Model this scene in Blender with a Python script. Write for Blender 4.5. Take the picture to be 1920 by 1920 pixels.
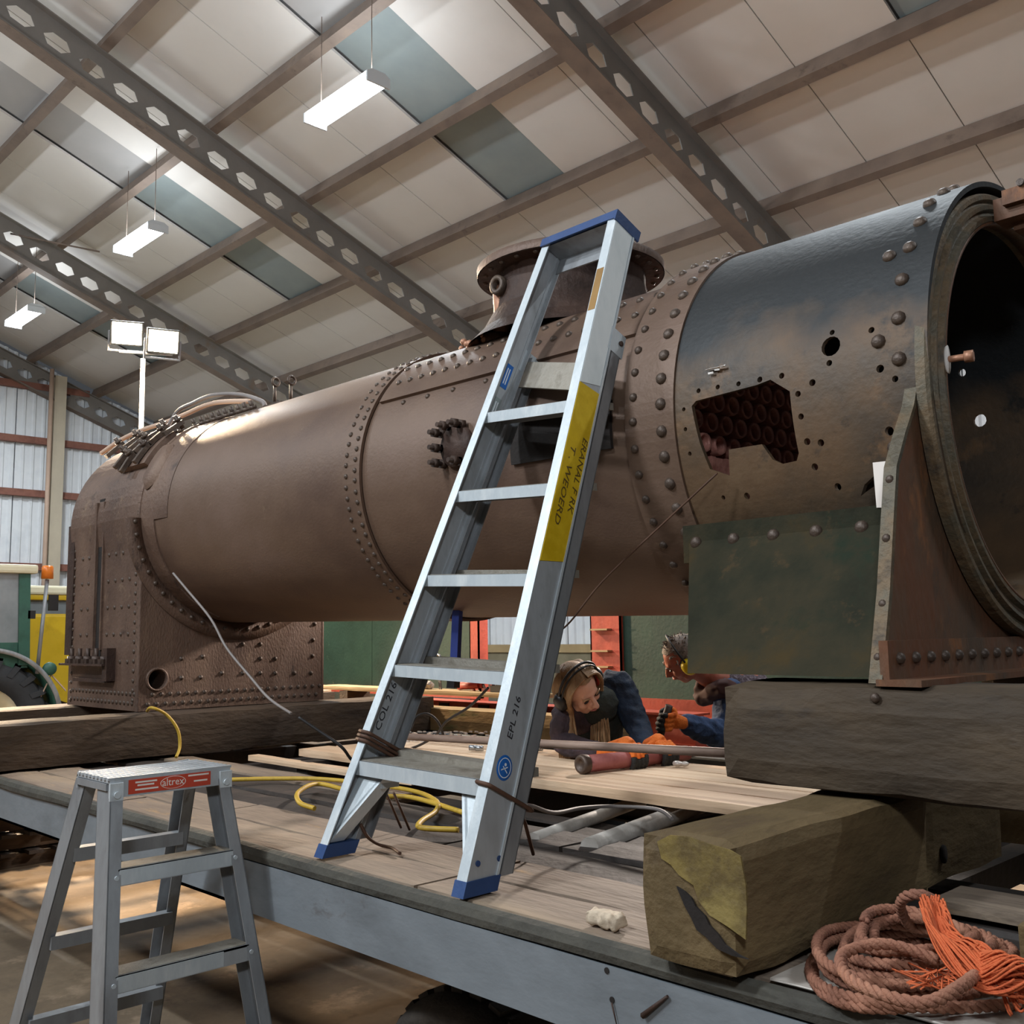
import bpy, bmesh, math, random
from mathutils import Vector, Matrix, noise
random.seed(7)
S = bpy.context.scene
COL = S.collection
PI = math.pi
for o in list(bpy.data.objects): bpy.data.objects.remove(o)

# ---------------------------------------------------------------- camera
FPX = 1900.0
CAM = Vector((0, 0, 1.6))
YAW, PITCH, ROLL = math.radians(44.0), math.radians(6.9), math.radians(-0.9)
fh = Vector((-math.cos(YAW), math.sin(YAW), 0)); zz = Vector((0, 0, 1))
FW = fh * math.cos(PITCH) + zz * math.sin(PITCH)
R0 = fh.cross(zz); U0 = R0.cross(FW)
RT = R0 * math.cos(ROLL) + U0 * math.sin(ROLL)
UP = -R0 * math.sin(ROLL) + U0 * math.cos(ROLL)
cd = bpy.data.cameras.new('camera'); cam = bpy.data.objects.new('camera', cd); COL.objects.link(cam)
cam.matrix_world = Matrix(((RT.x, UP.x, -FW.x, CAM.x), (RT.y, UP.y, -FW.y, CAM.y), (RT.z, UP.z, -FW.z, CAM.z), (0, 0, 0, 1)))
cd.sensor_width = 36; cd.lens = 36 * FPX / 1920; cd.clip_start = 0.05; cd.clip_end = 200
S.camera = cam
# ---------------------------------------------------------------- world, exposure, lights
w = bpy.data.worlds.new('world'); S.world = w; w.use_nodes = True
w.node_tree.nodes['Background'].inputs[0].default_value = (0.80, 0.86, 0.95, 1)
w.node_tree.nodes['Background'].inputs[1].default_value = 0.06
S.view_settings.view_transform = 'Standard'; S.view_settings.look = 'None'
S.view_settings.gamma = 1; S.view_settings.use_curve_mapping = False
S.view_settings.exposure = 0.0
def area_light(name, loc, target, size, power, color, size_y=None, spread=PI):
    l = bpy.data.lights.new(name, 'AREA'); l.energy = power; l.color = color
    l.shape = 'RECTANGLE'; l.size = size; l.size_y = size_y or size; l.spread = spread
    o = bpy.data.objects.new(name, l); COL.objects.link(o); o.location = loc
    o.rotation_euler = (Vector(target) - Vector(loc)).to_track_quat('-Z', 'Y').to_euler()
    return o
COOL = (0.86, 0.94, 1.0); WARM = (1.0, 0.74, 0.48)
LAMP_X = (2.0, -3.1, -8.19, -13.08, -17.6)
LAMP_Y, LAMP_Z = 5.63, 7.10
for i, x in enumerate(LAMP_X):
    area_light('tube_light', (x, LAMP_Y, LAMP_Z - .12), (x, LAMP_Y, 0), 1.1, 125 if x > -12 else 260, COOL, .12)
    area_light('roof_uplight', (x, LAMP_Y, LAMP_Z + .06), (x, LAMP_Y + .01, 20), 1.1, 17, COOL, .2)
for x in (-3.1, -8.2, -13.1):           # the opposite row of tubes, on the side of the hall behind the camera
    area_light('tube_light', (x, -2.6, 7.0), (x, -1.0, 0), 1.2, 130, COOL, .14)
    area_light('roof_uplight', (x, -2.6, 7.1), (x - .5, 7.0, 9.6), 1.2, 170, COOL, .3)  # added uplight, tilted to brighten the visible roof slope evenly
FLOOD = [Vector((-8.84, 3.71, 4.37)), Vector((-8.61, 3.95, 4.29))]
area_light('flood_or_fill_light', FLOOD[0] + Vector((.06, -.05, -.03)), (-6.0, 1.0, 0),   .22, 230, WARM, .16)
area_light('flood_or_fill_light', FLOOD[1] + Vector((.06, -.05, -.03)), (-4.0, 3.4, .5),   .22, 230, WARM, .16)
area_light('flood_or_fill_light', (-4.2, 6.8, 3.3), (-2.9, 3.3, 1.0), .35, 340, (1.0, .88, .78), .25)  # added unseen lamp behind the boiler, brightens boards and workers
area_light('flood_or_fill_light', (-10.8, 2.9, 1.9), (-5.6, 2.2, 0), .25, 160, WARM, .2, 1.6)  # added unseen warm lamp, brightens the floor under the trailer at left
area_light('flood_or_fill_light', (-3.3, -2.6, 5.2), (-2.6, 2.0, 1.7), .6, 165, (0.86, 0.93, 1.0), .4)  # added unseen cool fill in front of the boiler, for ladder and deck
area_light('flood_or_fill_light', (0.9, -.9, 3.3), (-2.4, 1.6, 1.5), .4, 52, (0.86, 0.93, 1.0), .3)  # added unseen fill beside the camera, for the stepladder and rail faces

# ---------------------------------------------------------------- helpers
def ray(px, py): return FW + RT * ((px - 960) / FPX) - UP * ((py - 960) / FPX)
def at(px, py, t): return CAM + ray(px, py) * t
def on(px, py, ax, val):
    d = ray(px, py); i = 'xyz'.index(ax)
    return CAM + d * ((val - CAM[i]) / d[i])

def lin(c):
    if isinstance(c, str):
        c = tuple(int(c[i:i+2], 16) / 255 for i in (0, 2, 4))
    return tuple((v / 12.92 if v <= .04045 else ((v + .055) / 1.055) ** 2.4) for v in c) + (1,)

MATS = {}
ZS = {'smokebox_paint': (1.30, '222527', '33312e'), }
def mat(name, cols, scale=4, rough=.6, metal=0, bump=0, bscale=30, stain=None, sscale=3, sthr=.6, stretch=None, rvar=.1, detail=6, spec=None, emit=None, estr=0, alpha=None):
    m = bpy.data.materials.new(name); m.use_nodes = True; nt = m.node_tree; N = nt.nodes; L = nt.links
    b = N['Principled BSDF']; MATS[name] = m
    if isinstance(cols, str): cols = [cols]
    tc = N.new('ShaderNodeTexCoord'); mp = N.new('ShaderNodeMapping'); L.new(tc.outputs['Object'], mp.inputs[0])
    if stretch: mp.inputs['Scale'].default_value = stretch
    b.inputs['Roughness'].default_value = rough; b.inputs['Metallic'].default_value = metal
    if spec is not None: b.inputs['Specular IOR Level'].default_value = spec
    out = None
    if len(cols) > 1:
        n = N.new('ShaderNodeTexNoise'); n.inputs['Scale'].default_value = scale; n.inputs['Detail'].default_value = detail; n.inputs['Roughness'].default_value = .62
        L.new(mp.outputs[0], n.inputs['Vector'])
        r = N.new('ShaderNodeValToRGB'); L.new(n.outputs[0], r.inputs[0])
        e = r.color_ramp.elements; k = len(cols)
        e[0].position = .3; e[0].color = lin(cols[0]); e[1].position = .7; e[1].color = lin(cols[-1])
        for i, c in enumerate(cols[1:-1]):
            x = e.new(.3 + .4 * (i + 1) / (k - 1)); x.color = lin(c)
        out = r.outputs[0]
        mr = N.new('ShaderNodeMapRange'); L.new(n.outputs[0], mr.inputs[0]); mr.inputs[3].default_value = rough - rvar; mr.inputs[4].default_value = min(1, rough + rvar)
        L.new(mr.outputs[0], b.inputs['Roughness'])
    else:
        b.inputs['Base Color'].default_value = lin(cols[0])
        if stain:
            rgb = N.new('ShaderNodeRGB'); rgb.outputs[0].default_value = lin(cols[0]); out = rgb.outputs[0]
    for j, st in enumerate([stain] if isinstance(stain, str) else (stain or [])):
        n2 = N.new('ShaderNodeTexNoise'); n2.inputs['Scale'].default_value = sscale * (1 + .7 * j); n2.inputs['Detail'].default_value = 8; n2.inputs['Roughness'].default_value = .7
        n2.noise_dimensions = '4D'; n2.inputs['W'].default_value = 3.1 * (j + 1)
        L.new(mp.outputs[0], n2.inputs['Vector'])
        r2 = N.new('ShaderNodeValToRGB'); L.new(n2.outputs[0], r2.inputs[0])
        r2.color_ramp.elements[0].position = sthr - .04; r2.color_ramp.elements[1].position = sthr + .06
        r2.color_ramp.elements[0].color = (0, 0, 0, 1); r2.color_ramp.elements[1].color = (1, 1, 1, 1)
        mx = N.new('ShaderNodeMix'); mx.data_type = 'RGBA'; L.new(r2.outputs[0], mx.inputs[0]); L.new(out, mx.inputs[6]); mx.inputs[7].default_value = lin(st); out = mx.outputs[2]
    if name in ZS:                                   # old black paint kept on the upper half of the sheet, bare rust below
        sx = N.new('ShaderNodeSeparateXYZ'); L.new(tc.outputs['Object'], sx.inputs[0])
        n4 = N.new('ShaderNodeTexNoise'); n4.inputs['Scale'].default_value = 3.5; n4.inputs['Detail'].default_value = 7; L.new(tc.outputs['Object'], n4.inputs['Vector'])
        ad = N.new('ShaderNodeMath'); ad.operation = 'MULTIPLY_ADD'; L.new(n4.outputs[0], ad.inputs[0]); ad.inputs[1].default_value = .5; L.new(sx.outputs[2], ad.inputs[2])
        r4 = N.new('ShaderNodeValToRGB'); mr4 = N.new('ShaderNodeMapRange'); L.new(ad.outputs[0], mr4.inputs[0]); mr4.inputs[1].default_value = ZS[name][0]+.06; mr4.inputs[2].default_value = ZS[name][0]+.20
        mx4 = N.new('ShaderNodeMix'); mx4.data_type = 'RGBA'; L.new(mr4.outputs[0], mx4.inputs[0]); L.new(out, mx4.inputs[6]); mx4.inputs[7].default_value = lin(ZS[name][1]); out = mx4.outputs[2]
    if out: L.new(out, b.inputs['Base Color'])
    if bump:
        n3 = N.new('ShaderNodeTexNoise'); n3.inputs['Scale'].default_value = bscale; n3.inputs['Detail'].default_value = 5
        L.new(mp.outputs[0], n3.inputs['Vector'])
        bp = N.new('ShaderNodeBump'); bp.inputs['Strength'].default_value = bump; bp.inputs['Distance'].default_value = .01
        L.new(n3.outputs[0], bp.inputs['Height']); L.new(bp.outputs[0], b.inputs['Normal'])
    if emit: b.inputs['Emission Color'].default_value = lin(emit); b.inputs['Emission Strength'].default_value = estr
    if alpha is not None: b.inputs['Alpha'].default_value = alpha
    return m

mat('boiler_rust', ['4d3b33', '5e493d', '6b5548', '776050'], 2.2, .55, .25, .35, 60, ['7d6754', '3a2c26'], 5, .63, (1, 1.6, .8), .12)
mat('barrel_rust', ['523f35', '5f4a3e', '6b5546', '735d50'], 1.8, .5, .25, .12, 90, ['86705c', '43342b'], 7, .7, (.7, 1.8, .8), .1)
mat('smokebox_paint', ['433a31', '564636', '654e38', '705a42'], 2.6, .6, .15, .2, 45, ['7a5c40', '2e2a26'], 3.2, .60, (1, 1, 1), .15)
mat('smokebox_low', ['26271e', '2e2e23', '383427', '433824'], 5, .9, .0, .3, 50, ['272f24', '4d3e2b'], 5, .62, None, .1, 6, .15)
mat('front_rust', ['553625', '6b432b', '604734', '484036'], 3.2, .62, .15, .4, 40, ['3b3a35', '8b5a35'], 4, .6, (1, 1, .5))
mat('ring_rust', ['4a4438', '5d5545', '6d5a42', '3b3731'], 9, .6, .25, .4, 60, ['7d6f58'], 12, .63)
mat('dark_rust', ['2a1c17', '3c2a22', '4b362b'], 6, .65, .2, .4, 50)
mat('rivet_rust', ['40342d', '56483e', '675749'], 14, .5, .35, .3, 80)
mat('tube_pink_lit', ['9c6558', 'b47c6e', '8a5044'], 12, .5, .2, .3, 60)  # pink light falling on the tube ends is put into this colour
mat('dull_black', ['120f0e', '1d1714', '261d18'], 5, .85, 0, .3, 40)  # near-black for the tube plate, hole fillings and dark patches
mat('pinkish_brown', ['9c6a52', 'b48468', '80503c'], 8, .5, .3, .2, 40)  # dome pipe colour includes the pink light on it; flakes and bolt share it
mat('alu', ['a9acaf', 'b6bbbf', '9da0a2'], 12, .5, .3, .02, 120, ['77736d'], 18, .68, (1, 1, .35))
mat('alu_dull', ['8d8f92', '9da0a3', '828283'], 9, .5, .45, .04, 120, ['6b675f'], 14, .66, (1, 1, .35))
mat('white_coat', ['dfe5e5', 'e8edec', 'd6dddd'], 9, .5, 0, .05, 120, ['a39c90'], 22, .72, (1, 1, .4))
mat('alu_lit', ['d5dde0', 'c4cdd2', 'e2e7e8'], 9, .42, .25, .08, 120, ['7d766c'], 22, .70, (1, 1, .4))  # brighter copy of alu, light on the front faces put into the colour
mat('alu_tread', ['8b8478', '9b958a', '756d60'], 14, .6, .45, .2, 140)
mat('blue_plastic', ['23406e', '2b4a7c'], 12, .5, 0, .1, 60)
mat('blue_sticker', ['1f66b8'], 1, .4)
mat('white_print', ['e6ecf2'], 1, .5)
mat('green_print', ['3b7c4a'], 1, .5)
mat('yellow_tape', ['e0bc14', 'd0ab10', 'e8c62a'], 8, .42, 0, .05, 60, ['a88f2c'], 24, .72)
mat('tape_brown', ['9a7436', '86622c'], 9, .55)
mat('faded_ink', ['5e4a1c'], 1, .7)
mat('marker_ink', ['2c2a2e'], 1, .7)
mat('label_red', ['c4472e', 'b83f2a'], 6, .45)
mat('label_white', ['e9dfd6'], 1, .5)
mat('timber_dark', ['2c2018', '382a1d', '463626', '30241b'], 3, .8, 0, .6, 45, ['5f4a33'], 5, .64, (1, .35, 1))
mat('timber_beam', ['362c21', '443728', '514230', '5b4c37'], 3.2, .8, 0, .7, 40, ['2b241f', '62564a'], 4, .62, (.35, 1, 1))
mat('timber_block', ['4c3b26', '5b4a2d', '675436', '73603e'], 5, .8, 0, .7, 40, ['3a2c1e'], 5, .64, (1, .4, 1))
mat('timber_yellow', ['6e5e2e', '7e6c38', '5c4c2a', '877643'], 7, .7, 0, .5, 40, ['4a3c24'], 9, .62)
mat('timber_tan', ['8a7049', '9c8258', '75603e'], 4, .78, 0, .4, 50, ['5f6a3e'], 6, .62, (.3, 1, 1))
mat('board_pale', ['c9a684', 'd8b897', 'e2c7a9'], 5, .7, 0, .25, 60, ['b08a68'], 6, .64, (.2, 4, 1))
mat('deck_wood', ['6a5b4e', '7e6e5f', '8d7c6a', '9c886e'], 2.6, .8, 0, .6, 35, ['574a40', 'b08c5c'], 2.6, .63, (.35, 1.6, 1))
mat('deck_edge', ['3c3a35', '4b4942', '57544b'], 6, .85, 0, .5, 40)
mat('trailer_grey', ['70767b', '7c8287', '686d71'], 3, .6, .05, .12, 40, ['4d3b30'], 2.0, .64, (.6, 1, 1.2))
mat('frame_dark', ['2b2624', '39322e', '453c36'], 5, .7, .1, .3, 40, ['594b42'], 5, .64)
mat('tyre', ['3a3531', '4c4640', '5c554d'], 8, .9, 0, .5, 60)
mat('tyre_black', ['26282b', '34373b'], 6, .85, 0, .2, 40)
mat('floor_concrete', ['5f5040', '70604d', '806e58', '544637'], 1.6, .85, 0, .4, 20, ['4a3d34', 'a08a72'], 1.2, .62)
mat('floor_sheet', ['b0865f', 'c49a72', '9c7653'], 6, .85, 0, .5, 30)
mat('panel_white', ['d6d0ca', 'dcd6d0', 'd9d3cd'], .9, .75, 0, .05, 20)
mat('panel_blue', ['8b9596', '97a09f'], 2, .6, 0, .05, 20)
mat('panel_grey', ['a8a5a3', 'b0acaa'], 2, .7, 0, .05, 20)
mat('steel_brown', ['6f6056', '7c6c61', '857466'], 3, .7, .05, .15, 30, ['62544b'], 3, .62)
mat('steel_grey', ['77726c', '837d77'], 3, .65, .05, .15, 30, ['7c6c5e'], 2, .6)
mat('clad_white', ['dfe2e6', 'e6e9ec', 'd6dadf'], 1.4, .6, .05, .02, 20)
mat('clad_join', ['5c6168'], 1, .7)
mat('girt_rust', ['7d5044', '8e5f50', '6d463b'], 3, .7, .1)
mat('column_beige', ['b8ac98', 'c4b8a2'], 3, .7)
mat('pipe_beige', ['b59a87', 'c4a893'], 3, .6)
mat('wall_tan', ['6d6552', '7d745c', '8a8168'], 3, .8, 0, .3, 20)
mat('pine_trim', ['a18a63', 'b29a70'], 3, .7)
mat('red_frame', ['a24434', 'b04e3c', '903c2e'], 4, .55, .1, .2, 40, ['7c3b2c'], 6, .66)
mat('green_sheet', ['1a3228', '223d33', '294739'], 3, .55, .05, .2, 40, ['8e8b6e', '56705f'], 7, .7)
mat('red_tool', ['a8352a', '8c2a22'], 8, .5)
mat('jack_red', ['8e4a44', '9c5750', '7a3b36'], 8, .55, .1, .1, 60)
mat('jack_end', ['6d5c50', '4a3d36'], 20, .5, .5)
mat('chrome', ['c8ccd0', '9da1a5'], 10, .25, .9)
mat('black_plastic', ['141414', '1d1d1f'], 8, .45)
mat('hose_yellow', ['b4922e', 'c7a338', '8f7020'], 8, .55)
mat('cable_grey', ['7c7470', '8c8480'], 8, .6)
mat('cable_black', ['1c1a1a', '262323'], 8, .6)
mat('wire_rust', ['4c3224', '5f4231'], 8, .7)
mat('bar_pinkish', ['8d7466', 'a58b7b', '7b6356'], 9, .6, .15, .3, 40, stretch=(.3, 1, 1))
mat('pipe_white', ['b3aca3', 'c2bbb2', '9c948a'], 6, .6, .1, .2, 40)
mat('rope_strand', ['7c5342', '8f604c', '9e6d56', 'ae7d65'], 9, .85, 0, .4, 220)
mat('rope_orange', ['c25a30', 'd3683a', 'b04c28'], 12, .8, 0, .4, 200)
mat('foam_lump', ['b8a48c', 'cdbba4', '9c8870'], 14, .85, 0, .4, 60)
mat('skin', ['cc9a82', 'd9a98f'], 9, .55, 0, .05, 60)
mat('skin_ruddy', ['a8604e', 'b87058'], 9, .5, 0, .05, 60)
mat('lips', ['a86258'], 1, .5)
mat('eye_dark', ['2b211c'], 1, .3)
mat('hair_blond', ['7e5f3f', '94714c', 'a98660'], 30, .6, 0, .4, 220, stretch=(1, 1, .25))
mat('hair_grey', ['6e655e', '8c827a', '575049'], 26, .7, 0, .4, 200)
mat('jacket_plum', ['2f2428', '3c2f34', '4c3d42'], 18, .85, 0, .4, 80, ['6b5358'], 12, .66)
mat('denim_navy', ['16202f', '1d2b3f', '27384f'], 14, .85, 0, .4, 90)
mat('scarf_dark', ['191b17', '23261f', '2d3028'], 16, .9, 0, .5, 90)
mat('trouser_dark', ['1b1d22', '25282e'], 10, .9)
mat('glove_orange', ['e0661c', 'ee7a28', 'd4560f'], 16, .8, 0, .5, 160)
mat('glove_black', ['171614', '22201d'], 16, .7, 0, .5, 160)
mat('muff_yellow', ['e8cf14', 'f0dc2c'], 6, .35)
mat('shirt_check', ['8a7f88', '3e2d35', 'a79ba4'], 40, .85, 0, .2, 80)
mat('denim_blue', ['2b3d5c', '3a4f74', '22314a'], 14, .85, 0, .4, 90)
mat('maroon', ['3c2220', '4b2c28'], 10, .8)
mat('strap_blue', ['1f2f6e', '28397f'], 8, .6)
mat('tractor_green', ['2c5244', '356052', '2a4a44'], 4, .5, .1, .1, 30)
mat('cream', ['d8cfae', 'e2dabd'], 4, .5)
mat('van_yellow', ['d2ac14', 'dcb620', 'c29e10'], 3, .45)
mat('glass_grey', ['7b8285', '8c9396'], 4, .15, 0)
mat('amber', ['d8701c', 'e88430'], 8, .3)
mat('light_body', ['d8dde0'], 1, .5)
mat('tube_glow', ['ffffff'], 1, .5, emit='f4faff', estr=14)
mat('flood_glow', ['ffffff'], 1, .5, emit='fff0d2', estr=40)
mat('clear_bits', ['d9d2ca', 'b9aca2'], 12, .3, .2)
mat('stud_dark', ['33261f', '54433a'], 12, .55, .4)

class MB:
    def __init__(s): s.v = []; s.f = []; s.sm = []
    def add(s, vs, fs, smooth=False):
        n = len(s.v); s.v += [Vector(v) for v in vs]; s.f += [tuple(n + i for i in f) for f in fs]; s.sm += [smooth] * len(fs); return s
    def box(s, a, b, M=None, bev=0):
        x0, y0, z0 = a; x1, y1, z1 = b
        x0, x1 = min(x0, x1), max(x0, x1); y0, y1 = min(y0, y1), max(y0, y1); z0, z1 = min(z0, z1), max(z0, z1)
        if bev:
            bm = bmesh.new(); bmesh.ops.create_cube(bm, size=1)
            for v in bm.verts: v.co = Vector(((x0+x1)/2 + v.co.x*(x1-x0), (y0+y1)/2 + v.co.y*(y1-y0), (z0+z1)/2 + v.co.z*(z1-z0)))
            bmesh.ops.bevel(bm, geom=bm.edges[:], offset=bev, segments=2, affect='EDGES', profile=.6)
            bm.verts.index_update(); vs = [v.co.copy() for v in bm.verts]; fs = [[v.index for v in f.verts] for f in bm.faces]; bm.free()
        else:
            vs = [Vector(p) for p in ((x0,y0,z0),(x1,y0,z0),(x1,y1,z0),(x0,y1,z0),(x0,y0,z1),(x1,y0,z1),(x1,y1,z1),(x0,y1,z1))]
            fs = [(0,3,2,1),(4,5,6,7),(0,1,5,4),(1,2,6,5),(2,3,7,6),(3,0,4,7)]
        if M: vs = [M @ v for v in vs]
        return s.add(vs, fs)
    def bar(s, p0, p1, U, V, r, bev=0):
        """rectangular bar from p0 to p1; U,V cross axes; r=(u0,u1,v0,v1)"""
        p0, p1, U, V = Vector(p0), Vector(p1), Vector(U), Vector(V)
        vs = [p + U*a + V*b for p in (p0, p1) for a, b in ((r[0], r[2]), (r[1], r[2]), (r[1], r[3]), (r[0], r[3]))]
        return s.add(vs, [(0,1,2,3),(7,6,5,4),(0,4,5,1),(1,5,6,2),(2,6,7,3),(3,7,4,0)])
    def tube(s, pts, r, n=8, caps=True, smooth=True, closed=False):
        pts = [Vector(p) for p in pts]; m = len(pts)
        rr = r if isinstance(r, (list, tuple)) else [r] * m
        vs = []; ref = None
        for i, p in enumerate(pts):
            a = pts[(i-1) % m] if (i or closed) else pts[0]; b = pts[(i+1) % m] if (i < m-1 or closed) else pts[-1]
            t = (b - a).normalized() if (b - a).length > 1e-9 else Vector((0, 0, 1))
            if ref is None:
                ref = t.orthogonal().normalized()
            ref = (ref - t * ref.dot(t)); ref = ref.normalized() if ref.length > 1e-6 else t.orthogonal().normalized()
            bi = t.cross(ref)
            for k in range(n):
                c = 2*PI*k/n; vs.append(p + (ref*math.cos(c) + bi*math.sin(c)) * rr[i])
        fs = []
        for i in range(m if closed else m-1):
            for k in range(n):
                j = (i+1) % m; fs.append((i*n+k, i*n+(k+1)%n, j*n+(k+1)%n, j*n+k))
        s.add(vs, fs, smooth)
        if caps and not closed:
            N0 = len(s.v) - len(vs)
            s.f.append(tuple(N0 + k for k in reversed(range(n)))); s.f.append(tuple(N0 + (m-1)*n + k for k in range(n))); s.sm += [False, False]
        return s
    def cyl(s, p0, p1, r, n=16, r2=None): return s.tube([p0, p1], [r, r if r2 is None else r2], n)
    def prism(s, poly, M, h):
        """poly 2D; M maps (u,v,w); extruded w from 0 to h"""
        n = len(poly)
        vs = [M @ Vector((a, b, 0)) for a, b in poly] + [M @ Vector((a, b, h)) for a, b in poly]
        fs = [tuple(reversed(range(n))), tuple(range(n, 2*n))] + [(i, (i+1)%n, n+(i+1)%n, n+i) for i in range(n)]
        return s.add(vs, fs)
    def lathe(s, prof, M, n=64, a0=0, a1=2*PI, smooth=True, close=False):
        """prof (r, h) about local z of M; M maps local->world"""
        full = abs(a1 - a0 - 2*PI) < 1e-6; m = len(prof); k = n if full else n+1
        vs = []
        for j in range(k):
            a = a0 + (a1-a0)*j/n
            for r, h in prof: vs.append(M @ Vector((r*math.cos(a), r*math.sin(a), h)))
        fs = []
        for j in range(n):
            j2 = (j+1) % k
            for i in range(m if close else m-1):
                i2 = (i+1) % m; fs.append((j*m+i, j2*m+i, j2*m+i2, j*m+i2))
        return s.add(vs, fs, smooth)
    def ball(s, c, r, n=10, sc=(1, 1, 1), M=None):
        c = Vector(c); vs = []; fs = []
        for i in range(n+1):
            t = PI*i/n
            for k in range(2*n):
                a = PI*k/n; v = Vector((math.sin(t)*math.cos(a)*sc[0], math.sin(t)*math.sin(a)*sc[1], math.cos(t)*sc[2])) * r
                vs.append((c + (M @ v if M else v)))
        for i in range(n):
            for k in range(2*n): fs.append((i*2*n+k, (i+1)*2*n+k, (i+1)*2*n+(k+1)%(2*n), i*2*n+(k+1)%(2*n)))
        return s.add(vs, fs, True)
    def jitter(s, amp, sc=6, seed=0):
        for v in s.v:
            v += noise.noise_vector(v * sc + Vector((seed, seed, seed))) * amp
        return s
    def grid(s, k=3): return s
    def mesh(s, name, m, off=Vector((0, 0, 0)), fix=True):
        me = bpy.data.meshes.new(name)
        me.from_pydata([v - off for v in s.v], [], s.f); me.polygons.foreach_set('use_smooth', s.sm)
        if fix:
            bm = bmesh.new(); bm.from_mesh(me); bmesh.ops.remove_doubles(bm, verts=bm.verts, dist=1e-6)
            bmesh.ops.recalc_face_normals(bm, faces=bm.faces); bm.to_mesh(me); bm.free()
        for mm in (m if isinstance(m, (list, tuple)) else [m]): me.materials.append(MATS[mm])
        me.update(); return me

def set_(o, label=None, cat=None, group=None, kind=None):
    if label: o['label'] = label
    if cat: o['category'] = cat
    if group: o['group'] = group
    if kind: o['kind'] = kind
    return o
def wloc(o):
    v = Vector((0, 0, 0))
    while o: v += o.location; o = o.parent
    return v
def thing(name, loc, label, cat, group=None, kind=None):
    o = bpy.data.objects.new(name, None); o.empty_display_size = .1; COL.objects.link(o); o.location = loc
    return set_(o, label, cat, group, kind)
def part(name, mb, m, parent, label=None, kind=None):
    """mesh part under parent, vertices given in world space"""
    me = mb.mesh(name, m, wloc(parent)); o = bpy.data.objects.new(name, me); COL.objects.link(o); o.parent = parent
    return set_(o, label, None, None, kind)
def solo(name, mb, m, label, cat, group=None, kind=None):
    xs = [v.x for v in mb.v]; ys = [v.y for v in mb.v]; zs = [v.z for v in mb.v]
    loc = Vector(((min(xs)+max(xs))/2, (min(ys)+max(ys))/2, min(zs)))
    o = bpy.data.objects.new(name, mb.mesh(name, m, loc)); COL.objects.link(o); o.location = loc
    return set_(o, label, cat, group, kind)
def inst(name, me, parent, loc, rot=None, scale=None, label=None):
    o = bpy.data.objects.new(name, me); COL.objects.link(o); o.parent = parent
    o.location = Vector(loc) - wloc(parent)
    if rot is not None: o.rotation_mode = 'QUATERNION'; o.rotation_quaternion = rot
    if scale: o.scale = scale
    if label: o['label'] = label
    return o
def boolean(o, cutters):
    c = MB()
    for k in cutters: c.add(k.v, k.f)
    cme = c.mesh('cut', 'dull_black', wloc(o)); co = bpy.data.objects.new('cut', cme); COL.objects.link(co); co.location = wloc(o)
    m = o.modifiers.new('b', 'BOOLEAN'); m.object = co; m.operation = 'DIFFERENCE'; m.solver = 'EXACT'; m.use_self = True
    dg = bpy.context.evaluated_depsgraph_get(); dg.update()
    me = bpy.data.meshes.new_from_object(o.evaluated_get(dg)); o.modifiers.remove(m); o.data = me
    bpy.data.objects.remove(co)
def remesh(mb, voxel, smooth=2):
    """fuse everything in mb into one continuous surface"""
    me = mb.mesh('t', 'skin', fix=False); o = bpy.data.objects.new('t', me); COL.objects.link(o)
    m = o.modifiers.new('r', 'REMESH'); m.mode = 'VOXEL'; m.voxel_size = voxel; m.use_smooth_shade = True
    if smooth:
        k = o.modifiers.new('s', 'SMOOTH'); k.iterations = smooth; k.factor = .5
    dg = bpy.context.evaluated_depsgraph_get(); dg.update()
    e = o.evaluated_get(dg).to_mesh()
    r = MB(); r.v = [v.co.copy() for v in e.vertices]; r.f = [tuple(p.vertices) for p in e.polygons]; r.sm = [True]*len(r.f)
    o.evaluated_get(dg).to_mesh_clear(); bpy.data.objects.remove(o); return r
def text_part(name, s, size, m, M, parent, label=None, sx=1, ext=.0004, shear=0, align='CENTER'):
    c = bpy.data.curves.new('t', 'FONT'); c.body = s; c.size = size; c.extrude = ext; c.align_x = align; c.align_y = 'CENTER'; c.shear = shear; c.resolution_u = 2
    o = bpy.data.objects.new('t', c); COL.objects.link(o)
    dg = bpy.context.evaluated_depsgraph_get(); dg.update()
    me = bpy.data.meshes.new_from_object(o.evaluated_get(dg)); bpy.data.objects.remove(o)
    me.transform(Matrix.Translation(-wloc(parent)) @ M @ Matrix.Diagonal((sx, 1, 1, 1))); me.materials.clear(); me.materials.append(MATS[m])
    r = bpy.data.objects.new(name, me); COL.objects.link(r); r.parent = parent
    if label: r['label'] = label
    return r
def basis(o, X, Y, Z):
    return Matrix(((X[0], Y[0], Z[0], o[0]), (X[1], Y[1], Z[1], o[1]), (X[2], Y[2], Z[2], o[2]), (0, 0, 0, 1)))
def smooth_path(pts, n=8):
    pts = [Vector(p) for p in pts]; out = []
    for i in range(len(pts)-1):
        p0 = pts[max(i-1, 0)]; p1 = pts[i]; p2 = pts[i+1]; p3 = pts[min(i+2, len(pts)-1)]
        for k in range(n):
            t = k/n; out.append(.5*((2*p1) + (p2-p0)*t + (2*p0-5*p1+4*p2-p3)*t*t + (3*p1-p0-3*p2+p3)*t**3))
    out.append(pts[-1]); return out
XUP = lambda o: basis(o, (0, 1, 0), (0, 0, 1), (1, 0, 0))      # local z -> +X (u=y, v=z)
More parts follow.
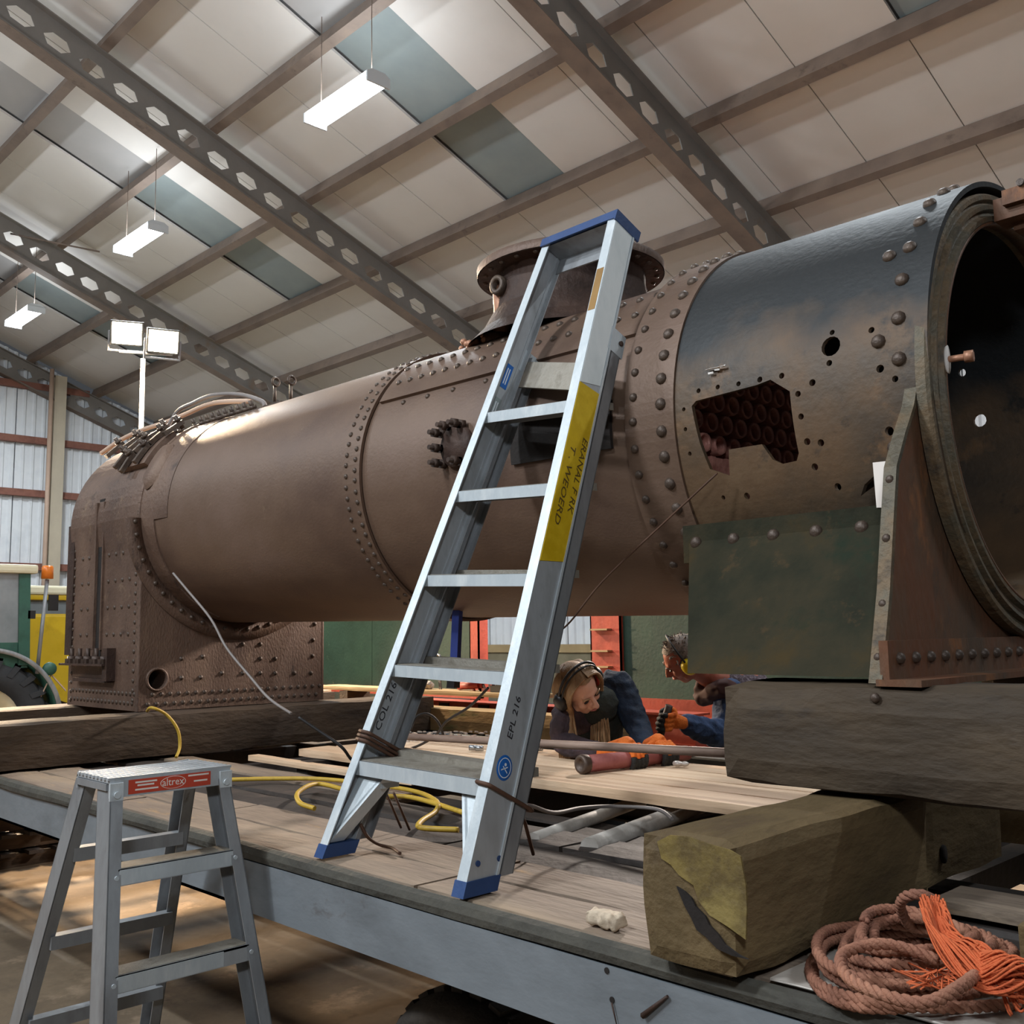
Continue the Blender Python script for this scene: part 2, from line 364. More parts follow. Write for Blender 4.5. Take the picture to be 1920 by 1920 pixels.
def rough_box(a, b, seg=.06, amp=.006, seed=0, bev=.012):
    """timber: subdivided box with worn corners"""
    a, b = Vector(a), Vector(b); d = b - a
    n = [max(2, min(40, int(abs(d[i])/seg))) for i in range(3)]
    bm = bmesh.new(); mb = MB()
    for ax in range(3):
        u, v = (ax+1) % 3, (ax+2) % 3
        for side in (0, 1):
            g = []
            for i in range(n[u]+1):
                for j in range(n[v]+1):
                    p = Vector((0, 0, 0)); p[ax] = side; p[u] = i/n[u]; p[v] = j/n[v]; g.append(Vector((a.x+p.x*d.x, a.y+p.y*d.y, a.z+p.z*d.z)))
            fs = [(i*(n[v]+1)+j, (i+1)*(n[v]+1)+j, (i+1)*(n[v]+1)+j+1, i*(n[v]+1)+j+1) for i in range(n[u]) for j in range(n[v])]
            mb.add(g, fs)
    c = (a + b)/2; h = d/2
    for p in mb.v:
        q = p - c; e = [abs(h[i]) - abs(q[i]) for i in range(3)]; s = sorted(e)
        if s[1] < 1e-5:                                  # on an edge: pull in
            k = bev * (1 + .8*noise.noise(p*7 + Vector((seed, 0, 0))))
            for i in range(3):
                if e[i] < 1e-5 and s[2] > 1e-5 or e[i] < 1e-5 and s[2] <= 1e-5: q[i] -= math.copysign(k*.5, q[i])
        nv = noise.noise_vector(p*5 + Vector((seed, seed, 0)))
        p.xyz = c + q + nv*amp
    bm.free(); return mb

# ================================================================ the hall
RS = math.tan(math.radians(20.5)); RC = math.cos(math.radians(20.5)); ZR = 10.1
def roof_z(y): return ZR - RS*y
Nrm = Vector((0, math.sin(math.radians(20.5)), RC)); Sl = Vector((0, RC, -math.sin(math.radians(20.5))))
def RP(x, y, h=0): return Vector((x, y, roof_z(y))) + Nrm*h
EAVE, RIDGE, GX, HX = 12.9, -1.9, -22.1, 4.6
floor_mb = MB().box((GX-.3, -10, -.15), (8, 13.3, 0)); solo('floor', floor_mb, 'floor_concrete', 'worn brown concrete floor under the low trailer', 'floor', kind='structure')
ceil = thing('ceiling', (-8, 5, 8), 'sloping white panelled roof on brown steel purlins and perforated rafters', 'ceiling', kind='structure')
# purlins, seven rows above the rafters
PY = [-1.25 + 1.4*k for k in range(10)] + [12.7]
for y in PY:
    m = MB()
    m.bar(RP(GX, y), RP(HX, y), Sl, Nrm, (-.055, .055, 0, .012)); m.bar(RP(GX, y), RP(HX, y), Sl, Nrm, (-.055, -.042, .012, .19)); m.bar(RP(GX, y), RP(HX, y), Sl, Nrm, (-.035, .035, .188, .2))
    part('purlin', m, 'steel_brown', ceil)
# rafters: castellated beams, hexagonal openings in the web
RAFT = [-0.75, -6.05, -11.35, -16.5, -21.95]
RH, TH, PIT, HW, HH = .50, .012, .43, .165, .088
hexp = [(-HW, 0), (-HW*.5, HH), (HW*.5, HH), (HW, 0), (HW*.5, -HH), (-HW*.5, -HH)]
y0r = RIDGE; L = (EAVE-RIDGE)/RC
for rx in RAFT:
    r = MB()
    O = RP(rx, RIDGE)
    def W(a, h, t): return O + Sl*a + Nrm*(-h) + Vector((t, 0, 0))
    r.bar(O, O+Sl*L, (1, 0, 0), Nrm, (-.085, .085, -.014, 0)); r.bar(O, O+Sl*L, (1, 0, 0), Nrm, (-.10, .10, -RH, -RH+.016))
    n = int(L/PIT)
    for k in range(n):
        c = (k+.5)*PIT; hc = RH/2
        for t in (-TH/2, TH/2):
            v = [W(c-PIT/2, 0, t), W(c+PIT/2, 0, t), W(c+PIT/2, RH, t), W(c-PIT/2, RH, t)] + [W(c+a, hc-b, t) for a, b in hexp]
            r.add(v, [(0, 5, 4), (0, 4, 3), (4, 9, 3), (0, 1, 6, 5), (1, 7, 6), (1, 2, 7), (2, 8, 7), (3, 9, 8, 2)])
        rim = [W(c+a, hc-b, t) for t in (-TH/2, TH/2) for a, b in hexp]
        r.add(rim, [(i, (i+1)%6, 6+(i+1)%6, 6+i) for i in range(6)])
    o = part('rafter', r, 'steel_grey', ceil)
    part('lower_flange', MB().bar(O, O+Sl*L, (1, 0, 0), Nrm, (-.105, .105, -RH-.006, -RH)), 'steel_brown', o)
# roof panels between the purlins: one object each
xs = [-3.73 - 1.04*k for k in range(-8, 18)]
xs = [x for x in xs if GX < x < HX] + [HX]; xs = sorted(set(xs + [GX]))
pm = {}
for i in range(len(PY)-1):
    for j in range(len(xs)-1):
        x0, x1 = xs[j], xs[j+1]; xc = (x0+x1)/2
        ya, yb = PY[i], PY[i+1]
        if ya > 12: continue
        col = int(round((-4.25 - xc)/1.04)) % 5
        h = .2; mt = 'panel_white'; dy = 0
        if col == 4 and 4 < yb < 9.0: h = .26 if yb < 8.9 else .2; mt = 'panel_blue' if yb > 7 else 'panel_grey'
        p = MB().bar(RP(x0+.006, ya), RP(x1-.006, ya), Sl, Nrm, (.006, (yb-ya)/RC-.006, h, h+.035))
        part('roof_panel', p, mt, ceil)
        if h > .2:
            pass
lid = MB().bar(RP(GX, RIDGE), RP(HX, RIDGE), Sl, Nrm, (0, L, .32, .34)); part('roof_skin', lid, 'panel_grey', ceil)
# the slope behind the camera
lid2 = MB(); lid2.add([(GX, RIDGE, roof_z(RIDGE)+.2), (HX, RIDGE, roof_z(RIDGE)+.2), (HX, -10, roof_z(RIDGE)-2.9), (GX, -10, roof_z(RIDGE)-2.9)], [(0, 1, 2, 3)]); part('roof_slope', lid2, 'panel_white', ceil)
rod = MB().cyl(RP(-16.6, 5.1, -.15), RP(-15.6, 6.1, -.1), .015, 6); part('tie_rod', rod, 'steel_brown', ceil)

def corr(mb, O, A, B, width, height, pitch=.2, depth=.03, nrm=(1, 0, 0)):
    """trapezoid cladding sheet: O corner, A along, B up (may be top heights by function)"""
    prof = []; a = 0
    while a < width - 1e-6:
        for da, d in ((0, 0), (.10, 0), (.125, depth), (.165, depth), (.19, 0)):
            if a + da*pitch/.2 <= width: prof.append((a + da*pitch/.2, d))
        a += pitch
    prof.append((width, 0))
    vs = []; nv = Vector(nrm)
    for a, d in prof:
        h = height(a) if callable(height) else height
        vs.append(Vector(O) + Vector(A)*a + nv*d); vs.append(Vector(O) + Vector(A)*a + nv*d + Vector(B)*h)
    mb.add(vs, [(2*i, 2*i+2, 2*i+3, 2*i+1) for i in range(len(prof)-1)])
# gable wall at the far end
gw = thing('wall_gable', (GX, 6, 0), 'far gable wall of white ribbed cladding behind the firebox', 'wall', kind='structure')
gz = [0, 1.0, 3.15, 4.68, 5.8, 6.95, 8.1, 9.2]
yy = -2.0
while yy < 12.8:
    for i in range(1, len(gz)-1):
        z0 = gz[i]+.02; top = gz[i+1]-.0
        if roof_z(yy+.98)+.1 < z0: continue
        m = MB(); corr(m, (GX, yy, z0), (0, 1, 0), (0, 0, 1), .985, lambda a: max(.02, min(top, roof_z(yy+a)+.15)-z0)); part('cladding_sheet', m, 'clad_white', gw)
    yy += 1.0
part('backing', MB().box((GX-.05, -2, 0), (GX-.02, 12.8, 5.2)), 'clad_join', gw)
part('plinth', MB().box((GX, -2, 0), (GX+.12, 12.8, 1.0)), 'wall_tan', gw)
for z in gz[2:-1]:
    ymax = min(12.8, (ZR - z)/RS)
    part('girt', MB().box((GX+.04, -2, z-.07), (GX+.17, ymax, z+.07)), 'girt_rust', gw)
cl = MB(); cl.box((GX+.17, 7.62, 0), (GX+.19, 7.86, 7.2)).box((GX+.19, 7.735, 0), (GX+.36, 7.745, 7.2)).box((GX+.36, 7.62, 0), (GX+.38, 7.86, 7.2))
part('column', cl, 'column_beige', gw)
part('downpipe', MB().cyl((GX+.45, 7.52, .3), (GX+.45, 7.52, 7.3), .045, 10), 'pipe_beige', gw)
# eave wall on the far side
ew = thing('wall_back', (-8, 13, 0), 'back wall with white ribbed sheets above a tan base', 'wall', kind='structure')
x = GX
while x < HX:
    m = MB(); corr(m, (x, 13, 1.42), (1, 0, 0), (0, 0, 1), .985, 4.1, nrm=(0, -1, 0)); part('cladding_sheet', m, 'clad_white', ew); x += 1.0
part('backing', MB().box((GX, 13.02, 0), (HX, 13.1, 5.5)), 'clad_join', ew)
part('base_wall', MB().box((GX, 12.9, 0), (HX, 13.0, 1.28)), 'wall_tan', ew)
part('rail', MB().box((GX, 12.86, 1.28), (HX, 12.98, 1.42)), 'pine_trim', ew)

# hanging tube lamps
lk = ['nearest and largest of the three lit tube lamps hanging from the roof', 'middle one of the three lit tube lamps hanging from the roof', 'farthest lit tube lamp hanging near the left edge']
for i, x in enumerate(LAMP_X):
    if x > -5: continue
    t = thing('tube_lamp', (x, LAMP_Y, LAMP_Z-.06), lk[[-8.19, -13.08, -17.6].index(x)], 'lamp', 'tube lamps hanging in a row from the roof')
    b = MB(); 
    pf = [(-.14, -.005), (-.08, .035), (.08, .035), (.14, -.005)]
    b.prism(pf, basis((x-.57, LAMP_Y, LAMP_Z), (0, 1, 0), (0, 0, 1), (1, 0, 0)), 1.14); part('housing', b, 'light_body', t)
    for dy in (-.065, .065):
        part('tube', MB().cyl((x-.55, LAMP_Y+dy, LAMP_Z-.04), (x+.55, LAMP_Y+dy, LAMP_Z-.04), .060, 14), 'tube_glow', t)
    for e in (-.57, .55): part('end_cap', MB().box((x+e, LAMP_Y-.14, LAMP_Z-.105), (x+e+.02, LAMP_Y+.14, LAMP_Z+.0)), 'light_body', t)
    for dx in (-.45, .45):
        part('chain', MB().cyl((x+dx, LAMP_Y, LAMP_Z+.045), (x+dx, LAMP_Y, roof_z(LAMP_Y)+.2), .005, 5), 'steel_brown', t)

# work lights on a tall stand
t = thing('work_light_stand', (-8.8, 3.85, 0), 'pair of glaring warm floodlights on a tall pole behind the firebox', 'floodlight')
part('pole', MB().cyl((-8.8, 3.85, 0), (-8.8, 3.85, 4.15), .022, 10), 'alu_dull', t)
for a in (0, 2.1, 4.2):
    part('leg', MB().cyl((-8.8, 3.85, .7), (-8.8+.6*math.cos(a), 3.85+.6*math.sin(a), .02), .015, 8), 'alu_dull', t)
part('crossbar', MB().cyl(FLOOD[0]+Vector((-.08, -.03, -.16)), FLOOD[1]+Vector((-.02, .1, -.10)), .014, 8), 'alu_dull', t)
for Fp, tg in ((FLOOD[0], Vector((-1, .3, 1.6))), (FLOOD[1], Vector((0, 1.0, 1.2)))):
    z = (tg-Fp).normalized(); x = z.cross(zz).normalized(); y = x.cross(z)
    M = basis(Fp, x, -y, z)
    h = part('lamp_head', MB().box((-.14, -.11, -.1), (.14, .11, 0), M), 'black_plastic', t)
    part('lamp_glass', MB().box((-.125, -.095, 0), (.125, .095, .012), M), 'flood_glow', h)
    part('bracket', MB().box((-.16, -.015, -.05), (-.145, .16, -.02), M).box((.145, -.015, -.05), (.16, .16, -.02), M).box((-.16, .15, -.05), (.16, .165, -.02), M), 'alu_dull', h)

# ================================================================ the boiler
YC = 2.92
def ZC(x): return 2.218 - .0138*(x+1.0)
B = thing('steam_boiler', (-3.2, YC, 1.2), 'huge rusty riveted steam locomotive boiler with open smokebox resting on timber baulks', 'boiler')
def cylp(x, deg, r):
    a = math.radians(deg); return Vector((x, YC - r*math.cos(a), ZC(x) + r*math.sin(a)))
def cyln(deg):
    a = math.radians(deg); return Vector((0, -math.cos(a), math.sin(a)))
def ring_mb(x0, x1, r0, r1, n=96, inner=None, nx=1):
    m = MB(); k = nx+1; vs = []; fs = []
    for i in range(k):
        x = x0+(x1-x0)*i/nx; r = r0+(r1-r0)*i/nx
        for j in range(n): vs.append(cylp(x, 360*j/n, r))
    for i in range(nx):
        for j in range(n): fs.append((i*n+j, i*n+(j+1)%n, (i+1)*n+(j+1)%n, (i+1)*n+j))
    m.add(vs, fs, True); return m
def shell_mb(x0, x1, ro, ri, n=240, nx=22):
    m = MB(); vs = []
    L = [(x0+(x1-x0)*i/nx, ro) for i in range(nx+1)] + [(x1-(x1-x0)*i/nx, ri) for i in range(nx+1)]; K = len(L)
    for x, r in L:
        for j in range(n): vs.append(cylp(x, 360*j/n, r))
    fs = [(i*n+j, i*n+(j+1)%n, ((i+1)%K)*n+(j+1)%n, ((i+1)%K)*n+j) for i in range(K) for j in range(n)]
    m.add(vs, fs); return m
def arc_strip(x0, x1, d0, d1, r, th=.012, n=14, m=None):
    m = m or MB(); vs = []
    for x in (x0, x1):
        for rr in (r, r+th):
            for j in range(n+1): vs.append(cylp(x, d0+(d1-d0)*j/n, rr))
    k = n+1; fs = []
    for j in range(n):
        fs += [(k+j, k+j+1, 3*k+j+1, 3*k+j), (j, 2*k+j, 2*k+j+1, j+1), (j, j+1, k+j+1, k+j), (2*k+j, 3*k+j, 3*k+j+1, 2*k+j+1)]
    fs += [(0, k, 3*k, 2*k), (n, 2*k+n, 3*k+n, k+n)]
    m.add(vs, fs, False); return m
RB, RSB = .580, .605
course1 = ring_mb(-5.31, -3.30, RB+.004, RB+.004); part('barrel_course', course1, 'barrel_rust', B)
course2 = ring_mb(-3.36, -1.80, RB-.006, RB-.004); b2 = part('barrel_course', course2, 'barrel_rust', B)
part('seam_band', arc_strip(-3.40, -3.285, 0, 360, RB-.002, .012, 96), 'barrel_rust', B)
part('lap_strip', arc_strip(-3.26, -1.83, 30, 56, RB-.006, .014), 'barrel_rust', B)
sb = part('smokebox_wrapper', shell_mb(-1.86, -.985, RSB, RSB-.014), 'smokebox_paint', B)
part('smokebox_seam_band', arc_strip(-1.90, -1.72, 0, 360, RSB-.003, .010, 96), 'barrel_rust', B)
# openings cut through the smokebox side
def polycut(pts, y0=2.1, y1=2.75):
    v = [on(px, py, 'y', 2.318) for px, py in pts]; n = len(v)
    m = MB(); m.add([Vector((p.x, y0, p.z)) for p in v] + [Vector((p.x, y1, p.z)) for p in v], [tuple(range(n)), tuple(reversed(range(n, 2*n)))] + [(i, n+i, n+(i+1)%n, (i+1)%n) for i in range(n)]); return m
def holecut(px, py, r, y0=2.1, y1=2.75, yy=2.32):
    p = on(px, py, 'y', yy); return MB().cyl((p.x, y0, p.z), (p.x, y1, p.z), r, 14)
cuts = [polycut([(1298, 762), (1306, 752), (1420, 722), (1445, 712), (1482, 734), (1490, 848), (1484, 862), (1456, 868), (1440, 860), (1424, 832), (1362, 842), (1356, 890), (1322, 878), (1310, 830)]),
        holecut(1557, 649, .026), polycut([(1634, 864), (1672, 862), (1662, 938), (1640, 938), (1622, 905), (1600, 918), (1588, 926), (1600, 905), (1622, 888)], 2.1, 2.8)]
for px, py, r in ((1311, 733, .007), (1347, 726, .007), (1386, 720, .007), (1426, 712, .008), (1467, 705, .008), (1525, 718, .009), (1498, 739, .008), (1502, 781, .008), (1509, 827, .009), (1534, 829, .009), (1557, 622, .007), (1556, 681, .008), (1632, 618, .008), (1645, 635, .009), (1652, 692, .010), (1680, 711, .008), (1284, 768, .006), (1286, 805, .006), (1290, 850, .006), (1516, 873, .009), (1551, 909, .009), (1663, 807, .011), (1380, 927, .009), (1336, 930, .006)):
    cuts.append(holecut(px, py, r))
for x, z, r in ((-1.36, 2.465, .013), (-1.33, 2.30, .022), (-1.47, 2.22, .010), (-1.49, 2.175, .010)):   # holes in the far side
    cuts.append(MB().cyl((x, 3.1, z), (x, 3.75, z), r, 12))
boolean(sb, cuts)
part('paint_scab', MB().box(on(1327, 694, 'y', 2.318) - Vector((0, .012, 0)), on(1362, 688, 'y', 2.318) + Vector((0, 0, .004))).jitter(.004, 60), 'label_white', B, 'cream scab of old paint')
for k, (px, py) in enumerate(((1333, 700), (1345, 692), (1356, 687))):
    q = on(px, py, 'y', 2.312); part('paint_chip', MB().box(q-Vector((.008, .002, .003)), q+Vector((.008, .002, .003))).jitter(.004, 80, k), 'panel_white', B)
part('hole_bright_piece', MB().box(on(1639, 864, 'y', 2.312)+Vector((0, -.004, -.115)), on(1668, 864, 'y', 2.312)+Vector((0, 0, 0))).jitter(.005, 40), 'label_white', B, 'added white piece for the brightness seen through the torn hole')  # added white piece, stands for the bright view through the hole
# tube plate with tube ends seen through the side opening
tp = MB().lathe([(0, 0), (RSB-.016, 0), (RSB-.016, -.02), (0, -.02)], Matrix.Translation((-1.80, YC, ZC(-1.8))) @ XUP((0, 0, 0)), 48); tpo = part('tube_plate', tp, 'dull_black', B)
tm = MB().lathe([(.021, 0), (.021, .05), (.028, .058), (.031, .05), (.031, 0)], XUP((0, 0, 0)), 14).mesh('tube_end', 'tube_pink_lit')
tm2 = MB().lathe([(.0, .004), (.016, .004)], XUP((0, 0, 0)), 10)
cnt = 0
for i in range(-9, 10):
    for j in range(-9, 10):
        y = YC + i*.078 + (.039 if j % 2 else 0); z = ZC(-1.8) + j*.067
        if (y-YC)**2 + (z-ZC(-1.8))**2 < .53**2 and (z > 1.9) and y < 3.25:
            inst('tube_end', tm, tpo, (-1.797, y, z)); cnt += 1
part('inner_baffle', MB().box((-1.68, 2.40, 1.95), (-1.655, 2.62, 2.095)), 'tube_pink_lit', B)  # panel behind the opening, in the same pink-lit colour
# rivets: dome heads, one object each (the row nearest the camera side)
def rivet_mesh(r, h, name='rivet', m='rivet_rust', n=10):
    return MB().lathe([(r, 0), (r*.96, h*.35), (r*.75, h*.75), (r*.4, h*.97), (0, h)], Matrix.Identity(4), n).mesh(name, m)
rv_s = rivet_mesh(.0110, .009); rv_m = rivet_mesh(.0135, .012); rv_l = rivet_mesh(.018, .014); rv_t = rivet_mesh(.0125, .008, n=8)
def put_rivet(me, p, n, par, scale=None):
    return inst('rivet', me, par, p, Vector(n).to_track_quat('Z', 'Y'), scale)
seams = thing
def seam(x, degs, r, me, par, jit=.002):
    for d in degs:
        put_rivet(me, cylp(x + random.uniform(-jit, jit), d + random.uniform(-.3, .3), r), cyln(d), par)
sp = bpy.data.objects
seam(-3.375, [-78 + 4.3*k for k in range(44)], RB+.009, rv_s, B)
seam(-3.312, [-76 + 4.3*k for k in range(44)], RB+.009, rv_s, B)
seam(-1.868, [-66 + 7.2*k for k in range(26)], RSB+.006, rv_m, sb)
seam(-1.765, [-62.5 + 7.2*k for k in range(25)], RSB+.006, rv_l, sb)
for k in range(20): put_rivet(rv_m, cylp(-3.195 + k*.072, 39, RB+.007), cyln(39), B)
for k in range(20): put_rivet(rv_m, cylp(-3.23 + k*.072, 49, RB+.007), cyln(49), B)
for x, d in ((-2.95, 27.5), (-2.8, 27.5), (-2.62, 27.5), (-3.1, 27.5)): put_rivet(rv_s, cylp(x, d, RB-.006), cyln(d), B)
seam(-1.055, [2 + 10*k for k in range(13)], RSB, rv_l, sb, .008)
seam(-1.10, [-18, 7, 31], RSB, rv_l, sb, .01)
# front ring and front plate with flared skirt
FX = -.98; RC0 = (YC, 2.178)
prof = [(.530, -.05), (.530, .002), (.536, .006), (.546, .006), (.552, -.008), (.562, -.010), (.566, .000), (.577, .002), (.582, -.012), (.590, -.014), (.594, -.004), (.606, -.004), (.612, -.012), (.613, -.035), (.60, -.04), (.60, -.05)]
rg = MB().lathe([(r, h) for r, h in prof], XUP((FX, RC0[0], RC0[1])), 120, close=True); rg.sm = [False]*len(rg.f)
ring_o = part('smokebox_ring', rg, 'ring_rust', B)
part('ring_inner_lip', MB().lathe([(.524, -.03), (.524, .004), (.531, .005), (.531, -.03)], XUP((FX, RC0[0], RC0[1])), 100, close=True), 'front_rust', B)
# skirt outline (one side), mirrored about YC
side = [(2.325, 2.45), (2.285, 2.30), (2.262, 2.18), (2.235, 2.10), (2.19, 2.03), (2.135, 1.95), (2.085, 1.82), (2.045, 1.68), (2.01, 1.57), (1.985, 1.49)]
side = [(y*1.037, 1.6+(z-1.6)*1.037) for y, z in side]; side = [(y-.028*math.exp(-((z-2.02)/.16)**2), z) for y, z in side]; side[0] = (2.39, 2.44); side[1] = (2.325, 2.30)
inn = [(YC-.575*math.cos(math.radians(a)), RC0[1]+.575*math.sin(math.radians(a))) for a in (28, 12, 0, -8, -16, -26, -40, -52, -66, -90)]
sk = MB()
for sgn in (1, -1):
    mir = lambda p: (YC + sgn*(p[0]-YC), p[1])
    for dx in (0, -.022):
        v = [Vector((FX-.040+dx, *mir(p))) for p in side] + [Vector((FX-.040+dx, *mir(p))) for p in inn[:-1]] + [Vector((FX-.040+dx, *mir((YC, RC0[1]-.575)))), Vector((FX-.040+dx, *mir((YC, 1.49))))]
        n = len(side); fs = [(i, i+1, n+i+1, n+i) for i in range(n-1)] + [(n-1, n+len(inn), n+len(inn)-1)]
        sk.add(v, fs)
    v = [Vector((FX-.040+dx, *mir(p))) for dx in (0, -.022) for p in side]
    sk.add(v, [(i, i+1, n+i+1, n+i) for i in range(n-1)])
part('front_plate', sk, 'front_rust', B)
fl = MB(); edge = MB()
for sgn in (1, -1):
    edge = MB(); pts = [Vector((FX-.055, YC+sgn*(p[0]-YC), p[1])) for p in side]
    for a, b in zip(pts[2:-1], pts[3:]): edge.bar(a, b, (1, 0, 0), (0, sgn, 0), (-.012, .018, -.004, .010))
    part('edge_angle', edge, 'ring_rust', B)
part('base_flange', MB().box((FX-.042, 2.06, 1.488), (FX-.022, 3.78, 1.575)).box((FX-.048, 2.05, 1.480), (FX+.05, 3.79, 1.494)), 'front_rust', B)
for k in range(17):
    put_rivet(rv_m, (FX-.022, 2.11+.075*k, 1.537), (1, 0, 0), B)
for p in side[5:]:
    put_rivet(rv_s, (FX-.052, p[0]-.007, p[1]-.03), (0, -1, 0), B)
# saddle: side sheets below the lap seam
for sgn in (1, -1):
    sd = MB(); Y = lambda y: YC + sgn*(y-YC)
    q = [Vector((-1.70, Y(2.337), 1.885)), Vector((-1.03, Y(2.337), 1.885)), Vector((-1.03, Y(2.075), 1.497)), Vector((-1.55, Y(2.10), 1.497))]
    nrm = (q[1]-q[0]).cross(q[3]-q[0]).normalized(); 
    sd.add(q + [p + Vector((0, sgn*.014, 0)) for p in q], [(0, 1, 2, 3), (7, 6, 5, 4), (0, 4, 5, 1), (1, 5, 6, 2), (2, 6, 7, 3), (3, 7, 4, 0)])
    sdo = part('saddle_sheet', sd, 'smokebox_low', B)
    lp = MB().box((-1.70, Y(2.308), 1.80), (-1.04, Y(2.325), 1.888)); 
    up = MB().add([(-1.705, Y(2.312), 1.79), (-1.035, Y(2.312), 1.79), (-1.035, Y(2.312), 1.895), (-1.705, Y(2.312), 1.895), (-1.705, Y(2.36), 1.79), (-1.035, Y(2.36), 1.79), (-1.035, Y(2.40), 1.895), (-1.705, Y(2.40), 1.895)], [(0, 1, 2, 3), (7, 6, 5, 4), (0, 4, 5, 1), (1, 5, 6, 2), (2, 6, 7, 3), (3, 7, 4, 0)])
    part('lap_bar', up, 'smokebox_low', B)
    if sgn == 1:
        for k in range(6): put_rivet(rv_l, (-1.66+.122*k, 2.312, 1.845), (0, -1, 0), B)
        for px, py in ((1350, 1160), (1630, 1100)): pass
sbk = MB(); sbk.add([(-1.54, 2.13, 1.498), (-1.54, 3.71, 1.498), (-1.68, 3.48, 1.88), (-1.68, 2.36, 1.88), (-1.53, 2.13, 1.498), (-1.53, 3.71, 1.498), (-1.67, 3.48, 1.88), (-1.67, 2.36, 1.88)], [(0, 1, 2, 3), (7, 6, 5, 4), (0, 4, 5, 1), (1, 5, 6, 2), (2, 6, 7, 3), (3, 7, 4, 0)]); part('saddle_back', sbk, 'smokebox_low', B)
part('saddle_floor', MB().box((-1.53, 2.12, 1.497), (-1.06, 3.72, 1.51)), 'smokebox_low', B)
part('bottom_patch', MB().box((-1.52, 2.3, 1.511), (-1.08, 3.5, 1.52)), 'dull_black', B)
# door dog stub and rod on the ring
q = Vector((FX+.006, YC-.532, 2.235))
part('clamp_plate', MB().lathe([(0, 0), (.02, 0), (.022, .006), (.0, .008)], basis(q, (0, .6, .0), (0, 0, 1.6), (1, 0, 0)), 16), 'panel_white', B)
bo = part('clamp_bolt', MB().cyl(q, q+Vector((.055, .012, 0)), .008, 10).cyl(q+Vector((.04, .009, 0)), q+Vector((.06, .013, 0)), .014, 6), 'pinkish_brown', B)
hg = on(1893, 395, 'x', -.93)
part('hinge_lug', MB().box(hg+Vector((-.03, -.03, -.03)), hg+Vector((.05, .05, .03))).box(hg+Vector((.0, -.05, .0)), hg+Vector((.06, -.02, .04))).box(hg+Vector((.0, .02, -.05)), hg+Vector((.03, .12, -.015))), 'front_rust', B)
part('hinge_pin', MB().cyl(hg+Vector((.05, -.06, .045)), hg+Vector((.05, .0, .045)), .010, 10), 'rivet_rust', B)
# ---- firebox
XT, XB, ZF, WH = -5.30, -6.29, 1.226, .572
RF = .590; zc_f = ZC(XT)
sec = [(YC-WH, ZF)] + [(YC-WH-.004*0, ZF+(zc_f-ZF)*k/6) for k in range(1, 6)] + [(YC-RF*math.cos(math.radians(a)), zc_f+RF*math.sin(math.radians(a))) for a in range(0, 181, 6)] + [(YC+WH, ZF+(zc_f-ZF)*k/6) for k in range(5, 0, -1)] + [(YC+WH, ZF)]
fb = MB().prism(sec, XUP((XB, 0, 0)), XT-XB); fbo = part('firebox_casing', fb, 'boiler_rust', B)
hp = on(294, 1274, 'x', XT)
boolean(fbo, [MB().cyl((XT-.15, hp.y, hp.z), (XT+.1, hp.y, hp.z), .052, 20)])
part('wash_out_rim', MB().lathe([(.052, 0), (.052, .012), (.062, .012), (.066, 0)], XUP((XT, hp.y, hp.z)), 24, close=True), 'boiler_rust', fbo)
part('wash_out_pocket', MB().cyl((XT-.148, hp.y, hp.z), (XT-.14, hp.y, hp.z), .051, 16), 'dull_black', fbo)
# corner edge bead and flange around the barrel
bead = MB()
for (a, b) in zip(sec[:-1], sec[1:]):
    bead.tube([(XT-.012, a[0], a[1]), (XT-.012, b[0], b[1])], .014, 6, caps=False)
part('corner_bead', bead, 'boiler_rust', fbo)
part('throat_flange', arc_strip(XT, XT+.16, -70, 200, RB-.01, .022, 60), 'boiler_rust', fbo)
m = MB(); n = 80; vs = []
for x, r in ((XT, RF-.002), (XT+.15, RB+.012), (XT+.31, RB+.006)):
    for j in range(n+1): vs.append(cylp(x, -4+188*j/n, r))
m.add(vs, [(i*(n+1)+j, i*(n+1)+j+1, (i+1)*(n+1)+j+1, (i+1)*(n+1)+j) for i in range(2) for j in range(n)], True); part('transition_sheet', m, 'boiler_rust', fbo)
lowf = MB(); lowf.lathe([(RB+.004, .012), (RB+.10, .012), (RB+.10, 0), (RB+.004, 0)], XUP((XT, YC, zc_f)), 60, math.radians(180+2), math.radians(358), close=True); part('throat_ring', lowf, 'boiler_rust', fbo)
for d in [-4-6.5*k for k in range(26)]:
    put_rivet(rv_m, Vector((XT+.012, YC-(RB+.045)*math.cos(math.radians(d)), zc_f+(RB+.045)*math.sin(math.radians(d)))), (1, 0, 0), B)
# throat plate rivets and stays
for k in range(22):
    put_rivet(rv_t, (XT, YC-WH+.05+.05*k, ZF+.035), (1, 0, 0), fbo); put_rivet(rv_t, (XT, YC-WH+.075+.05*k, ZF+.085), (1, 0, 0), fbo)
stay = MB().lathe([(.013, 0), (.013, .004), (.007, .005), (.007, .010), (.0, .010)], Matrix.Identity(4), 12).mesh('stay', 'rivet_rust')
for px, py in ((590, 1170), (587, 1200), (586, 1230), (552, 1262), (583, 1262), (380, 1231), (416, 1262), (455, 1262), (455, 1208), (488, 1208), (488, 1235), (488, 1262), (516, 1235), (516, 1262), (340, 1235), (340, 1271), (402, 1116), (418, 1116), (376, 1270)):
    p = on(px, py, 'x', XT)
    inst('stay', stay, fbo, p, Vector((1, 0, 0)).to_track_quat('Z', 'Y'))
